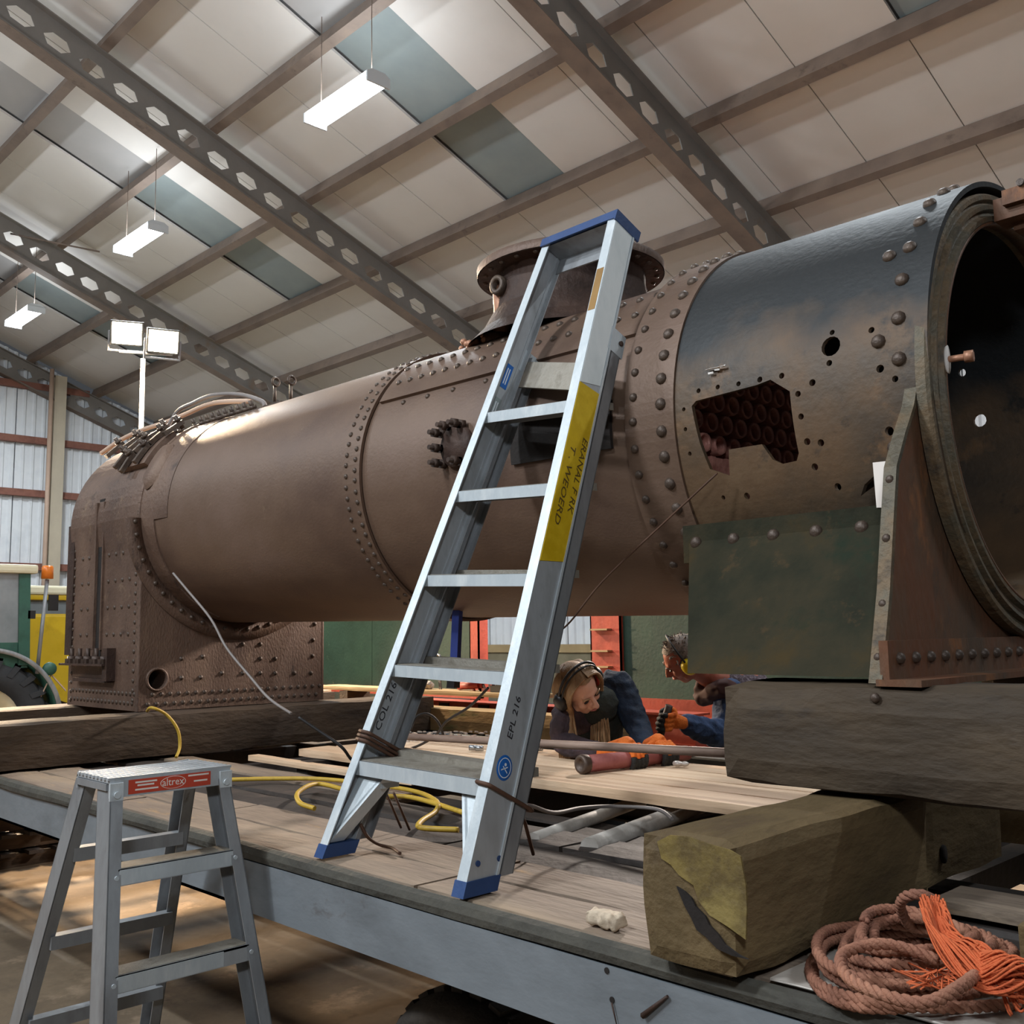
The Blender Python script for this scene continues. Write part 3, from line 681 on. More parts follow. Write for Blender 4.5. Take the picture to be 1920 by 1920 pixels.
# side sheet rivets, facing the camera
for k in range(21):
    z = ZF + .03 + k*.052
    for x in (XT-.03, XT-.075 + .0): put_rivet(rv_t, (x, YC-WH, z + (.026 if x < XT-.05 else 0)), (0, -1, 0), fbo)
    put_rivet(rv_t, (XB+.05, YC-WH, z), (0, -1, 0), fbo)
for k in range(18):
    put_rivet(rv_t, (XB+.06+k*.05, YC-WH, ZF+.04), (0, -1, 0), fbo); put_rivet(rv_t, (XB+.085+k*.05, YC-WH, ZF+.09), (0, -1, 0), fbo)
for i in range(8):
    for j in range(7):
        x = XB + .17 + i*.095; z = ZF + .26 + j*.15
        if not (.33 < (x-XB) < .50): put_rivet(rv_t, (x, YC-WH, z), (0, -1, 0), fbo)
# vertical groove pad, lower bracket with studs
part('side_channel', MB().box((XB+.40, YC-WH-.004, 1.50), (XB+.47, YC-WH-.0005, 2.42)), 'dull_black', fbo)
part('side_rib', MB().box((XB+.375, YC-WH-.02, 1.55), (XB+.40, YC-WH, 2.40)).box((XB+.47, YC-WH-.012, 1.55), (XB+.485, YC-WH, 2.40)), 'boiler_rust', fbo)
part('edge_strip', MB().box((XB-.05, YC-WH-.01, 1.52), (XB+.05, YC-WH+.02, 2.3)), 'dark_rust', fbo)
bk = part('bracket', MB().box((XB+.03, YC-WH-.07, 1.462), (XB+.66, YC-WH, 1.474)).box((XB+.16, YC-WH-.035, 1.37), (XB+.66, YC-WH, 1.39)).box((XB+.62, YC-WH-.05, 1.38), (XB+.68, YC-WH, 1.56)), 'dark_rust', fbo, 'stud bracket low on the firebox side')
for k in range(5):
    x = XB+.14+k*.12
    part('stud', MB().cyl((x, YC-WH-.035, 1.474), (x, YC-WH-.035, 1.56), .012, 8).cyl((x, YC-WH-.035, 1.474), (x, YC-WH-.035, 1.515), .028, 6).box((x-.04, YC-WH-.06, 1.474), (x+.04, YC-WH, 1.5)), 'stud_dark', bk)
# clamps, flange and studs on the shoulder of the firebox
sh = part('shoulder_flange', arc_strip(XT-.42, XT-.06, 28, 52, RF, .035, 10), 'boiler_rust', B, 'raised flange with clamps on the firebox shoulder')
part('oval_pad', MB().lathe([(0, .03), (.08, .03), (.1, .0)], basis(cylp(XT+.05, 27, RF-.01), (1, 0, 0), Vector((0, math.sin(math.radians(27)), math.cos(math.radians(27)))), cyln(27)) @ Matrix.Diagonal((.9, 1.5, 1, 1)), 24), 'boiler_rust', B)
for i, (x, d) in enumerate(((XT-.40, 34), (XT-.40, 46), (XT-.27, 30), (XT-.27, 42), (XT-.14, 34), (XT-.14, 46), (XT-.27, 54), (XT-.05, 52), (XT-.55, 50), (XT-.72, 46))):
    p = cylp(x, d, RF+.02); n = cyln(d); tn = Vector((1, 0, 0)).cross(n)
    part('clamp', MB().bar(p-tn*.07, p+tn*.07, (1, 0, 0), n, (-.016, .016, .02, .045)).cyl(p-tn*.05, p-tn*.05+n*.085, .013, 8).cyl(p-tn*.05+n*.05, p-tn*.05+n*.065, .024, 6), 'rivet_rust', sh)
for k in range(14):
    x = XB+.12+.062*k; d = 62+6*math.sin(k)
    p = cylp(x, d, RF); put = MB().cyl(p, p+cyln(d)*.05, .011, 8).cyl(p, p+cyln(d)*.02, .02, 6)
    part('stud', put, 'rivet_rust', sh)
for k in range(9):
    x = XT+.0+.07*k; p = cylp(x, 66, RB+.01); part('stud', MB().cyl(p, p+cyln(66)*.05, .012, 8).cyl(p, p+cyln(66)*.02, .022, 6), 'rivet_rust', sh)
for px, py in ((515, 735), (545, 733)):
    p = on(px, py+18, 'y', YC-.05); part('eye_bolt', MB().cyl(p, p+Vector((0, 0, .1)), .009, 8).lathe([(.022, 0), (.03, .008), (.022, .016), (.014, .008)], Matrix.Translation(p+Vector((0, 0, .11))) @ XUP((0, 0, 0)), 14, close=True), 'rivet_rust', sh)
part('top_pad', MB().box((-5.05, YC-.1, 2.84), (-4.70, YC+.12, 2.87)), 'rivet_rust', sh)
# ---- dome seat
DX, DZ = -2.663, 3.03
dm = MB().lathe([(.42, -.30), (.36, -.24), (.315, -.16), (.30, -.06), (.30, -.015), (.372, -.012), (.374, .022), (.362, .028), (.27, .028), (.262, -.1), (0, -.1)], Matrix.Translation((DX, YC, DZ)), 72)
dm.sm = [False]*len(dm.f)
do = part('dome_seat', dm, 'dark_rust', B, 'open round flanged dome seat on top of the barrel')
part('flange_rim', MB().lathe([(.376, -.010), (.378, .02), (.370, .024)], Matrix.Translation((DX, YC, DZ)), 72), 'boiler_rust', do)
for k in range(26):
    a = 2*PI*k/26; put_rivet(rv_s, (DX+.345*math.cos(a), YC+.345*math.sin(a), DZ-.012), (0, 0, -1), do)
pb = on(940, 628, 'y', 2.66); pt = on(940, 548, 'y', 2.66)
part('dome_pipe', MB().tube(smooth_path([pb-Vector((0, 0, .05)), pb+Vector((0, 0, .02)), (pb+pt)/2+Vector((.005, 0, 0)), pt, pt+Vector((.0, .03, .04))], 5), .033, 16), 'pinkish_brown', do)
pe = on(930, 535, 'y', 2.62)
part('pipe_elbow', MB().lathe([(.020, 0), (.020, .07), (.038, .07), (.040, .03), (.040, 0)], basis(pe+Vector((0, .05, 0)), (1, 0, 0), (0, 0, 1), (.3, -1, -.1)), 20).ball(pe+Vector((0, .06, 0)), .042, 8), 'rivet_rust', do)
part('pipe_flange', MB().cyl(pb-Vector((.02, 0, .045)), pb-Vector((.02, 0, .0)), .06, 18), 'boiler_rust', do)
rust_heap = MB()
for k in range(26):
    a = random.uniform(-.12, .14); rust_heap.ball((pb.x-.10+random.uniform(-.09, .09), pb.y-.02+random.uniform(-.05, .05), pb.z-.02+random.uniform(-.015, .02)), random.uniform(.008, .02), 4)
part('rust_flakes', rust_heap, 'pinkish_brown', do, kind='stuff')
# small valve flange cluster on the barrel side
vp = cylp(-2.70, 3, RB-.004)
vo = part('valve_flange', MB().lathe([(0, .02), (.075, .02), (.08, 0)], basis(vp, (1, 0, 0), (0, 0, 1), (0, -1, 0)), 24), 'dark_rust', B)
for a, b in ((-.075, .055), (-.03, .075), (.03, .075), (-.075, -.055), (-.075, 0.0), (.03, -.06)):
    p = vp + Vector((a, 0, b)); part('flange_stud', MB().cyl(p, p+Vector((0, -.075, 0)), .009, 8).cyl(p+Vector((0, -.055, 0)), p+Vector((0, -.035, 0)), .018, 6).cyl(p, p+Vector((0, -.02, 0)), .018, 6), 'stud_dark', vo)
part('dark_patch', arc_strip(-2.42, -1.98, -7, 8, RB-.004, .012), 'dull_black', B)  # near-black strip on the barrel behind the ladder
# cable arcs on the firebox top
arc = [(-6.15, YC-.1, 2.86), on(330, 775, 'y', YC-.05), on(360, 757, 'y', YC-.05), on(400, 741, 'y', YC-.05), on(450, 740, 'y', YC), on(490, 752, 'y', YC), on(497, 762, 'y', YC)]
solo('grey_conduit', MB().tube(smooth_path(arc, 8), .013, 8), 'cable_grey', 'thin pale conduit arching over the firebox top', 'pipe')
arc2 = [on(190, 850, 'y', 2.75), on(225, 826, 'y', 2.8), on(262, 808, 'y', 2.85), on(310, 792, 'y', 2.9), on(345, 778, 'y', 2.95), on(400, 756, 'y', 3.0), on(470, 752, 'y', 3.05)]
solo('grey_conduit', MB().tube(smooth_path(arc2, 8), .015, 8), 'pipe_beige', 'lower pale conduit running along the firebox shoulder', 'pipe')
pw = MB().tube(smooth_path([on(325, 1075, 'y', 2.33), on(350, 1105, 'y', 2.31), on(395, 1160, 'y', 2.30), on(425, 1215, 'y', 2.3), on(470, 1270, 'y', 2.28), on(505, 1310, 'y', 2.26), on(546, 1338, 'y', 2.24)], 6), .006, 6)
solo('hanging_cable', pw, 'cable_grey', 'thin grey cable sagging down in front of the firebox', 'cable')
solo('hanging_cable', MB().tube(smooth_path([on(1345, 887, 'y', 2.30), on(1240, 985, 'y', 2.28), on(1130, 1090, 'y', 2.26), on(1070, 1165, 'y', 2.25), on(1040, 1190, 'y', 2.24)], 5), .0028, 6), 'wire_rust', 'dark wire stretched from the smokebox side opening to the ladder', 'cable')

# ================================================================ timbers carrying the boiler
def timber(a, b, m, label, seed, amp=.006, bev=.014, group=None, seg=.05):
    return solo('timber_baulk', rough_box(a, b, seg, amp, seed, bev), m, label, 'timber', group)
timber((-5.40, 1.44, 1.003), (-5.08, 4.20, 1.222), 'timber_dark', 'long dark baulk lying crosswise under the front of the firebox', 1, .004)
timber((-6.50, 1.30, 1.003), (-6.12, 4.15, 1.222), 'timber_dark', 'dark baulk under the back of the firebox at the left edge', 2, .004)
timber((-1.43, 2.05, 1.245), (0.75, 2.32, 1.482), 'timber_beam', 'big grey brown beam directly under the near side of the smokebox', 3, .006, .022)
timber((-1.40, 3.50, 1.245), (0.75, 3.77, 1.482), 'timber_beam', 'grey brown beam under the far side of the smokebox', 4, .006, .02)
bk1 = timber((-1.24, 1.515, 1.003), (-1.035, 2.28, 1.238), 'timber_block', 'short fat baulk with yellow painted end at the trailer edge', 5, .005, .016, seg=.03)
yp = MB()
def patch(pts, y, n=(0, -1, 0)):
    v = [on(px, py, 'y', y) for px, py in pts]; m = MB(); m.add(v + [p + Vector((0, .004, 0)) for p in v], [tuple(range(len(v)))] + [(i, (i+1)%len(v), len(v)+(i+1)%len(v), len(v)+i) for i in range(len(v))]); return m
P1 = patch([(1232, 1578), (1255, 1566), (1290, 1569), (1330, 1583), (1368, 1594), (1388, 1606), (1398, 1660), (1400, 1700), (1398, 1762), (1365, 1738), (1330, 1716), (1310, 1690), (1300, 1660), (1285, 1650), (1272, 1640), (1258, 1622), (1240, 1610)], 1.509)
part('yellow_paint', P1, 'timber_yellow', bk1, 'worn yellow paint on the end grain')
P2 = patch([(1268, 1662), (1284, 1672), (1296, 1684), (1304, 1700), (1322, 1718), (1330, 1735), (1346, 1752), (1360, 1772), (1384, 1790), (1402, 1799), (1372, 1792), (1344, 1779), (1322, 1756), (1306, 1744), (1296, 1722), (1284, 1700)], 1.508)
part('split', P2, 'dull_black', bk1, 'dark split in the end grain')
timber((-1.26, 2.33, 1.003), (-1.075, 2.80, 1.238), 'timber_block', 'yellowish block behind the rope with a small knot hole', 6, .004)
timber((-1.20, 2.95, 1.003), (-1.0, 3.9, 1.238), 'timber_block', 'farther yellowish block under the big beam by the right edge', 7, .004)
q = on(1768, 1601, 'x', -1.073)
part('knot', MB().lathe([(0, .006), (.012, .006), (.013, 0)], basis(q, (0, 1, 0), (0, 0, 1.7), (1, 0, 0)), 12), 'dull_black', [o for o in bpy.data.objects if o.get('label', '').startswith('yellowish block')][0])
timber((-6.4, 4.16, 1.002), (-3.55, 4.34, 1.150), 'timber_tan', 'pale tan squared timber lying lengthwise behind the boards', 8, .003)
timber((-0.655, 1.70, 1.003), (-0.50, 1.86, 1.145), 'timber_block', 'end of a small block at the right edge beside the rope', 9, .004)

# ================================================================ the low trailer
T = thing('low_trailer', (-3.5, 2.9, 0), 'grey low loader trailer with worn timber deck and open middle', 'trailer')
X0, X1 = -9.0, 0.9
rows = [(1.60, 1.775), (1.78, 1.975), (1.99, 2.17), (2.20, 2.385)]
for r, (ya, yb) in enumerate(rows):
    brk = [X0, -6.3, -3.9 + .5*(r % 2), -2.02 if r < 2 else -2.3, X1] if r < 2 else [X0, -5.2, -3.0 + .3*r, X1]
    for i in range(len(brk)-1):
        m = rough_box((brk[i]+.004, ya, .955), (brk[i+1]-.004, yb, .9985 if r < 2 else (.985 if r == 2 else .99)), .09, .003, r*7+i, .008)
        part('deck_plank', m, 'deck_wood' if (r < 2 or i == 0) else 'frame_dark', T)
for i, (xa, xb) in enumerate(((X0, -3.2),)):
    part('deck_plank', rough_box((xa, 2.40, .955), (xb, 2.56, .995), .09, .003, 50, .008), 'deck_wood', T)
part('edge_strip', rough_box((X0, 1.556, .955), (X1, 1.60, .999), .05, .003, 77, .010), 'deck_edge', T)
part('side_beam', MB().box((X0, 1.572, .815), (X1, 1.584, .955)).box((X0, 1.572, .815), (X1, 1.66, .825)), 'trailer_grey', T)
part('side_panel', MB().box((-2.79, 1.562, .812), (X1, 1.571, .955)), 'trailer_grey', T)
for px, py in ((1147, 1875), (1137, 1820)):
    p = on(px, py, 'y', 1.56); part('bolt_hole', MB().cyl(p, p+Vector((0, .004, 0)), .006, 10), 'dull_black', T)
for (p0, p1, r) in (((1147, 1880), (1156, 1920), .002), ((1205, 1905), (1252, 1868), .006)):
    a, b = on(*p0, 'y', 1.557), on(*p1, 'y', 1.557); part('scratch', MB().tube([a, b], [r, r*.5], 6), 'dark_rust', T)
part('side_beam', MB().box((X0, 4.24, .815), (X1, 4.26, .99)).box((X0, 4.1, .99), (X1, 4.3, .999)), 'trailer_grey', T)
for y in (2.42, 2.62, 3.5):
    part('long_rail', MB().box((X0, y, .80), (X1, y+.012, .95)).box((X0, y-.04, .95), (X1, y+.05, .96)).box((X0, y-.04, .79), (X1, y+.05, .80)), 'frame_dark', T)
xx = X0+.3
while xx < X1:
    if not (-3.9 < xx < -2.2): part('cross_member', MB().box((xx, 1.60, .86), (xx+.08, 4.24, .94)), 'frame_dark', T)
    xx += .62
for xx in (-3.9, -3.05, -2.2): part('cross_member', MB().box((xx, 1.6, .84), (xx+.08, 3.5, .948)), 'frame_dark', T)
part('outrigger', MB().box((-2.36, 2.40, .955), (-1.3, 2.52, .975)).box((-1.95, 2.52, .955), (-1.86, 3.2, .975)), 'frame_dark', T)
for wx in (-2.08,):
    wy = 1.76
    tyre = MB().lathe([(.27, -.0), (.31, -.01), (.335, .02), (.345, .05), (.345, .17), (.335, .2), (.31, .23), (.27, .22)], basis((wx, wy, .33), (1, 0, 0), (0, 0, 1), (0, 1, 0)), 48, close=True)
    to = part('wheel', MB().lathe([(0, .10), (.10, .08), (.13, .02), (.20, .05), (.25, .0), (.28, .0), (.28, .2), (0, .2)], basis((wx, wy, .33), (1, 0, 0), (0, 0, 1), (0, 1, 0)), 32), 'steel_grey', T)
    part('tyre', tyre, 'tyre', to)
    for k in range(30):
        a = 2*PI*k/30; u = Vector((math.cos(a), 0, math.sin(a))); v = Vector((-math.sin(a), 0, math.cos(a)))
        c = Vector((wx, wy, .33)) + u*.345
        part('tread_lug', MB().bar(c+Vector((0, .055, 0)), c+Vector((0, .165, 0)), u, v, (-.01, .012, -.022, .022)), 'tyre', to)
part('axle', MB().cyl((-2.08, 1.8, .33), (-2.08, 3.9, .33), .05, 12), 'frame_dark', T)
part('under_rail', MB().box((X0, 2.0, .70), (X1, 2.06, .83)), 'frame_dark', T)
# pipes lying in the open well
def pipe(a, b, r, m, label, cat='pipe', name='steel_pipe', n=14): return solo(name, MB().cyl(a, b, r, n), m, label, cat)
pipe(on(1105, 1590, 'z', .985), on(1345, 1497, 'z', .985), .030, 'pipe_white', 'thick whitish pipe lying in the open well beside the fat baulk')
pipe(on(1000, 1575, 'z', .985), on(1205, 1500, 'z', .985), .022, 'pipe_white', 'thinner pale pipe left of the thick whitish pipe')
# pale scaffold boards
bl = ['nearest pale scaffold board, its edge over the dark gap', 'second pale scaffold board from the near edge', 'third pale scaffold board, under the red jack', 'farthest pale scaffold board behind the jack']
for i in range(4):
    y = 2.73 + i*.185
    solo('scaffold_board', rough_box((-4.35 + .05*(i % 3), y, 1.03), (-1.60 - (.06 if i % 2 else 0), y+.178, 1.068), .12, .0015, 20+i, .004), 'board_pale', bl[i], 'board', 'pale boards laid over the trailer frame')
solo('scaffold_board', rough_box((-4.6, 2.60, 1.0), (-3.3, 2.66, 1.03), .12, .002, 31, .004), 'board_pale', 'narrow pale batten left of the tall ladder, before the dark baulk', 'board')
for x in (-4.2, -3.0, -1.75): part('batten', MB().box((x, 2.63, .962), (x+.09, 3.52, 1.029)), 'frame_dark', T)
# bar lying above the boards
pa, pb2 = on(735, 1380, 'y', 2.66), on(1349, 1394, 'y', 2.62); pb2 = pb2 + (pb2-pa).normalized()*.62; pb2.z = 1.256
solo('rusty_bar', MB().tube([pa, pa.lerp(pb2, .5), pb2], [.014, .0145, .0145], 12), 'bar_pinkish', 'long pinkish rusty bar lying level in front of the kneeling worker', 'bar')
for k, x in enumerate((.30,)):
    c = pa.lerp(pb2, x); part('packing_block', rough_box((c.x-.04, c.y-.03, 1.068), (c.x+.04, c.y+.03, c.z-.014), .03, .002, k), 'timber_dark', T)
# red hydraulic jack
ja, jb = on(1092, 1433, 'z', 1.104), on(1288, 1412, 'z', 1.102)
jd = (jb-ja).normalized()
J = thing('hydraulic_jack', ja, 'dull red cylindrical hydraulic ram held by the gloved worker on the boards', 'jack')
part('body', MB().cyl(ja, jb, .033, 20, .030), 'jack_red', J)
part('end_cap', MB().lathe([(.036, .02), (.038, 0), (.034, -.012), (.022, -.014), (.02, -.004), (0, -.004)], basis(ja, jd.orthogonal().normalized(), jd.cross(jd.orthogonal().normalized()), jd), 20), 'jack_end', J)
part('piston', MB().cyl(jb, jb+jd*.10, .018, 12), 'chrome', J)
# small things on the boards
sp0 = on(1275, 1438, 'z', 1.07)
solo('pale_stone', remesh(MB().ball(sp0+Vector((-.012, 0, .012)), .015, 8, (1.6, 1, .8)).ball(sp0+Vector((.016, .012, .012)), .013, 8, (1.5, 1, .8)), .004), 'clear_bits', 'small pale lump lying on the boards right of the jack', 'stone')
fl0 = on(1138, 1738, 'z', 1.0)
lump = MB()
for k in range(16): lump.box(fl0+Vector((-.045+.005*k, -.018, .001)), fl0+Vector((-.038+.005*k, .022, .018+.014*abs(math.sin(k*1.3)))), Matrix.Translation(fl0) @ Matrix.Rotation(.12*math.sin(k), 4, 'X') @ Matrix.Translation(-fl0))
solo('foam_lump', remesh(lump, .005, 1).jitter(.005, 70), 'foam_lump', 'crumbled whitish lump on the deck between ladder and baulk', 'debris')
# shiny clutter strip at the far boards
for k, (px, py) in enumerate(((880, 1402), (892, 1403), (1003, 1398+5), (745, 1384))):
    p = on(px, py, 'z', 1.085); solo('steel_ferrule', MB().cyl(p, p+Vector((.03, .02, 0)), .013, 12), 'chrome', ['left one of two shiny ferrules beside the ladder rail', 'right one of two shiny ferrules beside the ladder rail', 'shiny ferrule just right of the ladder rail', 'shiny ferrule at the left end of the boards'][k], 'fitting')
gl = MB()
for k in range(70):
    t_ = k/69; p = on(760+180*t_, 1381 + 9*math.sin(k*1.7), 'z', 1.085); gl.box(p-Vector((.012, .004, .003)), p+Vector((random.uniform(.002, .02), .006, .004)), None).jitter(0, 1)
solo('swarf', gl, 'clear_bits', 'glittering strip of swarf and plastic bits along the far boards', 'debris', kind='stuff')

# ================================================================ front ladder
LR0, LR1 = Vector((-1.853, 1.582, 1.002)), Vector((-1.996, 2.375, 2.908))
LL0, LL1 = Vector((-2.456, 1.601, 1.002)), Vector((-2.350, 2.442, 2.946))
LD = thing('extension_ladder', ((LL0+LR0)/2), 'tall aluminium ladder with blue feet leaning from the trailer deck against the boiler', 'ladder')
uR, uL = (LR1-LR0).normalized(), (LL1-LL0).normalized(); LenR, LenL = (LR1-LR0).length, (LL1-LL0).length
nL = Vector((0, .922, -.387))
def rail(mb, P, u, ln, a0, a1, b0, b1, s0=.03, s1=0, flare=0):
    vs = []
    for s, e in ((s0, 0), (ln-s1, 1)):
        for a, b in ((a0, b0), (a1, b0), (a1, b1), (a0, b1)):
            off = b*.42 if e == 0 else b*.10
            vs.append(P + Vector((a, 0, 0)) + nL*b + u*(s+off))
    mb.add(vs, [(0,1,2,3),(7,6,5,4),(0,4,5,1),(1,5,6,2),(2,6,7,3),(3,7,4,0)]); return mb
W_, D_ = .034, .090
rr = MB(); rail(rr, LR0, uR, LenR, 0, W_, 0, .003); rail(rr, LR0, uR, LenR, W_-.003, W_, .003, D_); rail(rr, LR0, uR, LenR, .014, W_, D_, D_+.003)
rro = part('rail', rr, 'alu', LD)
part('front_flange', rail(MB(), LR0, uR, LenR, -.0005, W_+.0005, -.0012, 0), 'alu_lit', rro, 'bright front face of the right rail')  # pale overlay, front light on the rail painted in
part('web_bead', rail(MB(), LR0, uR, LenR, W_, W_+.004, D_-.004, D_+.003), 'alu_lit', rro)
lr = MB(); rail(lr, LL0, uL, LenL, 0, W_, 0, .003); rail(lr, LL0, uL, LenL, 0, .003, .003, D_); rail(lr, LL0, uL, LenL, 0, .020, D_, D_+.003)
lro = part('rail', lr, 'alu', LD)
part('front_flange', rail(MB(), LL0, uL, LenL, -.0005, W_+.0005, -.0012, 0), 'alu_lit', lro, 'bright front face of the left rail')  # same painted-in brightness on the left rail front
part('web_bead', rail(MB(), LL0, uL, LenL, .003, .006, .072, .078), 'alu', lro)
# painted upper part and tape of the right rail web
def rs(px, py):   # length along the right rail of a web point
    best = min((abs((lambda q: q)(0)) for _ in [0])); return best
part('white_paint', rail(MB(), LR0, uR, LenR-.0, W_, W_+.0015, .001, D_-.006, 1.435, .01), 'white_coat', rro, 'white painted upper part')
part('yellow_tape', rail(MB(), LR0, uR, 1.435, W_, W_+.002, .001, D_-.004, .86), 'yellow_tape', rro, 'yellow tape with marker writing')
part('brown_tape', rail(MB(), LR0, uR, 1.86, .002, W_-.004, -.0020, -.0008, 1.70), 'tape_brown', rro, 'brown tape patch near the top')
XP = Vector((1, 0, 0))
def rail_text(s, pos, b, size, down, face=1, P=LR0, u=uR, off=W_+.0025, sx=1):
    o = P + u*pos + nL*b + Vector((off, 0, 0))
    M = basis(o, -u, nL, XP) if down else basis(o, u, -nL, XP)
    return M
text_part('marker_writing', 'ERANAL F RK', .030, 'faded_ink', rail_text('', 1.16, .070, 0, True), rro, sx=1.35, shear=.15)
text_part('marker_writing', 'T . WEOERD', .030, 'faded_ink', rail_text('', 1.11, .030, 0, True), rro, sx=1.5, shear=.15)
text_part('marker_writing', 'EPL 216', .026, 'marker_ink', rail_text('', .44, .034, 0, False, off=W_+.0008), rro, sx=1.3, shear=.1)
text_part('marker_writing', 'COL 216', .030, 'marker_ink', rail_text('', .45, .046, 0, False, P=LL0, u=uL, off=.0034), lro, sx=1.3, shear=.1)
o = LR0 + uR*.315 + nL*.038 + Vector((W_+.0005, 0, 0))
stk = part('round_sticker', MB().lathe([(0, .001), (.026, .001), (.027, 0)], basis(o, -nL, uR*1.15, XP), 28), 'blue_sticker', rro)
part('sticker_ring', MB().lathe([(.0195, .0012), (.0205, .0018), (.0215, .0012)], basis(o, -nL, uR*1.15, XP), 28), 'white_print', rro)
part('sticker_man', MB().lathe([(0, .0018), (.004, .0018)], basis(o+uR*.008, -nL, uR, XP), 12).bar(o+Vector((.0016, 0, 0))-nL*.011+uR*-.008, o+Vector((.0016, 0, 0))+nL*.009+uR*.004, uR, XP, (-.0015, .0015, 0, .0004)).bar(o+Vector((.0016, 0, 0))+nL*.011-uR*.010, o+Vector((.0016, 0, 0))-nL*.007+uR*.002, uR, XP, (-.0015, .0015, 0, .0004)), 'white_print', rro)
for k in range(2):
    o = LL0 + uL*(1.47 + .13*k) + nL*(.045) + Vector((.0035, 0, 0))
    part('print_label', MB().bar(o-uL*.045, o+uL*.045, nL, XP, (-.014, .014, 0, .0006)), 'blue_sticker' if k else 'panel_blue', lro)
    for q_ in (-.006, .003): part('small_print', MB().bar(o-uL*.03+nL*q_, o+uL*.03+nL*q_, nL, XP, (-.002, .002, .0006, .0010)), 'white_print', lro)
# treads
SR, SL = .276, .289
for i in range(5):
    a = LL0 + uL*(SL*(.951+i)) + Vector((.006, .004, 0)); b = LR0 + uR*(SR*(.98+i)) + Vector((W_-.006, .004, 0))
    dz = .034 if i else .040; dd = .085 if i else .13
    tr = MB().bar(a, b, (0, 1, 0), (0, 0, 1), (0, .003, -dz, 0)).bar(a, b, (0, 1, 0), (0, 0, 1), (0, dd, -.004, 0)).bar(a, b, (0, 1, 0), (0, 0, 1), (dd-.003, dd, -dz*.8, 0))
    to = part('tread', tr, 'alu_dull', LD)
    part('tread_nose', MB().bar(a, b, (0, 1, 0), (0, 0, 1), (-.0015, 0, -dz, -.001)), 'alu_lit', to)  # tread front made paler, its lit look is in the colour
    part('tread_grip', MB().bar(a, b, (0, 1, 0), (0, 0, 1), (.006, dd-.006, 0, .002)), 'alu_tread', to)
    for e, sg in ((a, 1), (b, -1)):
        c = e + Vector((sg*.012, -.003, -.018)); part('rivet_head', MB().cyl(c, c-Vector((0, .003, 0)), .005, 8), 'alu', to)
# gusset braces under the bottom tread
a = LL0 + uL*(SL*.951); b = LR0 + uR*(SR*.98)
for P, u, sg in ((a, uL, 1), (b + Vector((W_, 0, 0)), uR, -1)):
    q0 = P + Vector((sg*.012, .02, -.042)); q1 = P + Vector((sg*.115, .02, -.042)); q2 = P - u*.235 + Vector((sg*.014, .01, 0))
    g = MB().bar(q1, q2, (0, 1, 0), Vector((0, 0, 1)).cross(Vector((0, 1, 0))).normalized(), (0, .05, -.010, .010))
    g.bar(q0, q1, (0, 1, 0), (0, 0, 1), (0, .06, -.03, 0)).add([q0, q1, q2, q0+Vector((0, .003, 0)), q1+Vector((0, .003, 0)), q2+Vector((0, .003, 0))], [(0, 1, 2), (5, 4, 3)])
    part('gusset', g, 'alu_lit', LD)
# feet and cap
for P, u, s in ((LR0, uR, 0), (LL0, uL, 0)):
    f = MB(); vs = []
    for h, k in ((0, 0), (.034, 1)):
        q = P + u*(h/.92)
        vs += [q + Vector((-.004, -.004, 0)), q + Vector((W_+.004, -.004, 0)), q + Vector((W_+.004, .104, 0)), q + Vector((-.004, .104, 0))]
    f.add(vs, [(3,2,1,0),(4,5,6,7),(0,1,5,4),(1,2,6,5),(2,3,7,6),(3,0,4,7)])
    fo = part('foot', f, 'blue_plastic', LD)
    for b in (.02, .085):
        c = P + u*(.075+b*.42) + nL*b + Vector((W_ if P is LR0 else .003, 0, 0)); part('foot_rivet', MB().cyl(c, c+Vector((.003, 0, 0)), .007, 10), 'blue_plastic', fo)
cp = MB()
v0, v1 = LL1 + Vector((-.004, 0, 0)), LR1 + Vector((W_+.004, 0, 0)); uu = (uL+uR).normalized()
cp.bar(v0, v1, nL, uu, (-.006, .112, -.002, .016))
part('top_cap', cp, 'blue_plastic', LD)
part('cap_lip', MB().bar(v0, v1, nL, uu, (-.009, -.004, -.016, .017)).bar(v1-Vector((.004, 0, 0)), v1+Vector((.002, 0, 0)), nL, uu, (-.009, .114, -.022, .017)), 'blue_plastic', LD)
part('top_plate', MB().bar(v0+uu*-.004+Vector((.01, 0, 0)), v1+uu*-.004-Vector((.01, 0, 0)), nL, uu, (.01, .104, -.004, -.001)).bar(v0+Vector((.01, 0, 0)), v1-Vector((.01, 0, 0)), nL, uu, (.085, .09, -.07, -.002)), 'alu_dull', LD)
# rear section folded behind
bo_ = .100
rs0 = .0; top = .80
for P, u, ln, sg in ((LR0, uR, LenR, 1), (LL0, uL, LenL, 0)):
    g = MB(); x0 = (W_-.026) if sg else .0
    rail(g, P, u, ln*top, x0, x0+.026, bo_, bo_+.003); rail(g, P, u, ln*top, x0+(.023 if sg else 0), x0+(.026 if sg else .003), bo_, bo_+.042); rail(g, P, u, ln*top, x0, x0+.026, bo_+.039, bo_+.042)
    ro = part('rear_rail', g, 'alu_dull', LD)
    c = P + u*(ln*top) + nL*(D_+.0) + Vector((W_-.004 if sg else -.002, 0, 0))
    hb = part('hinge_bracket', MB().bar(c-u*.045, c+u*.035, nL, XP, (-.01, .06, 0, .006)), 'alu_lit', ro)
    part('hinge_pin', MB().cyl(c+nL*.04+Vector((.004, 0, 0)), c+nL*.04+Vector((.012, 0, 0)), .008, 10), 'stud_dark', hb)
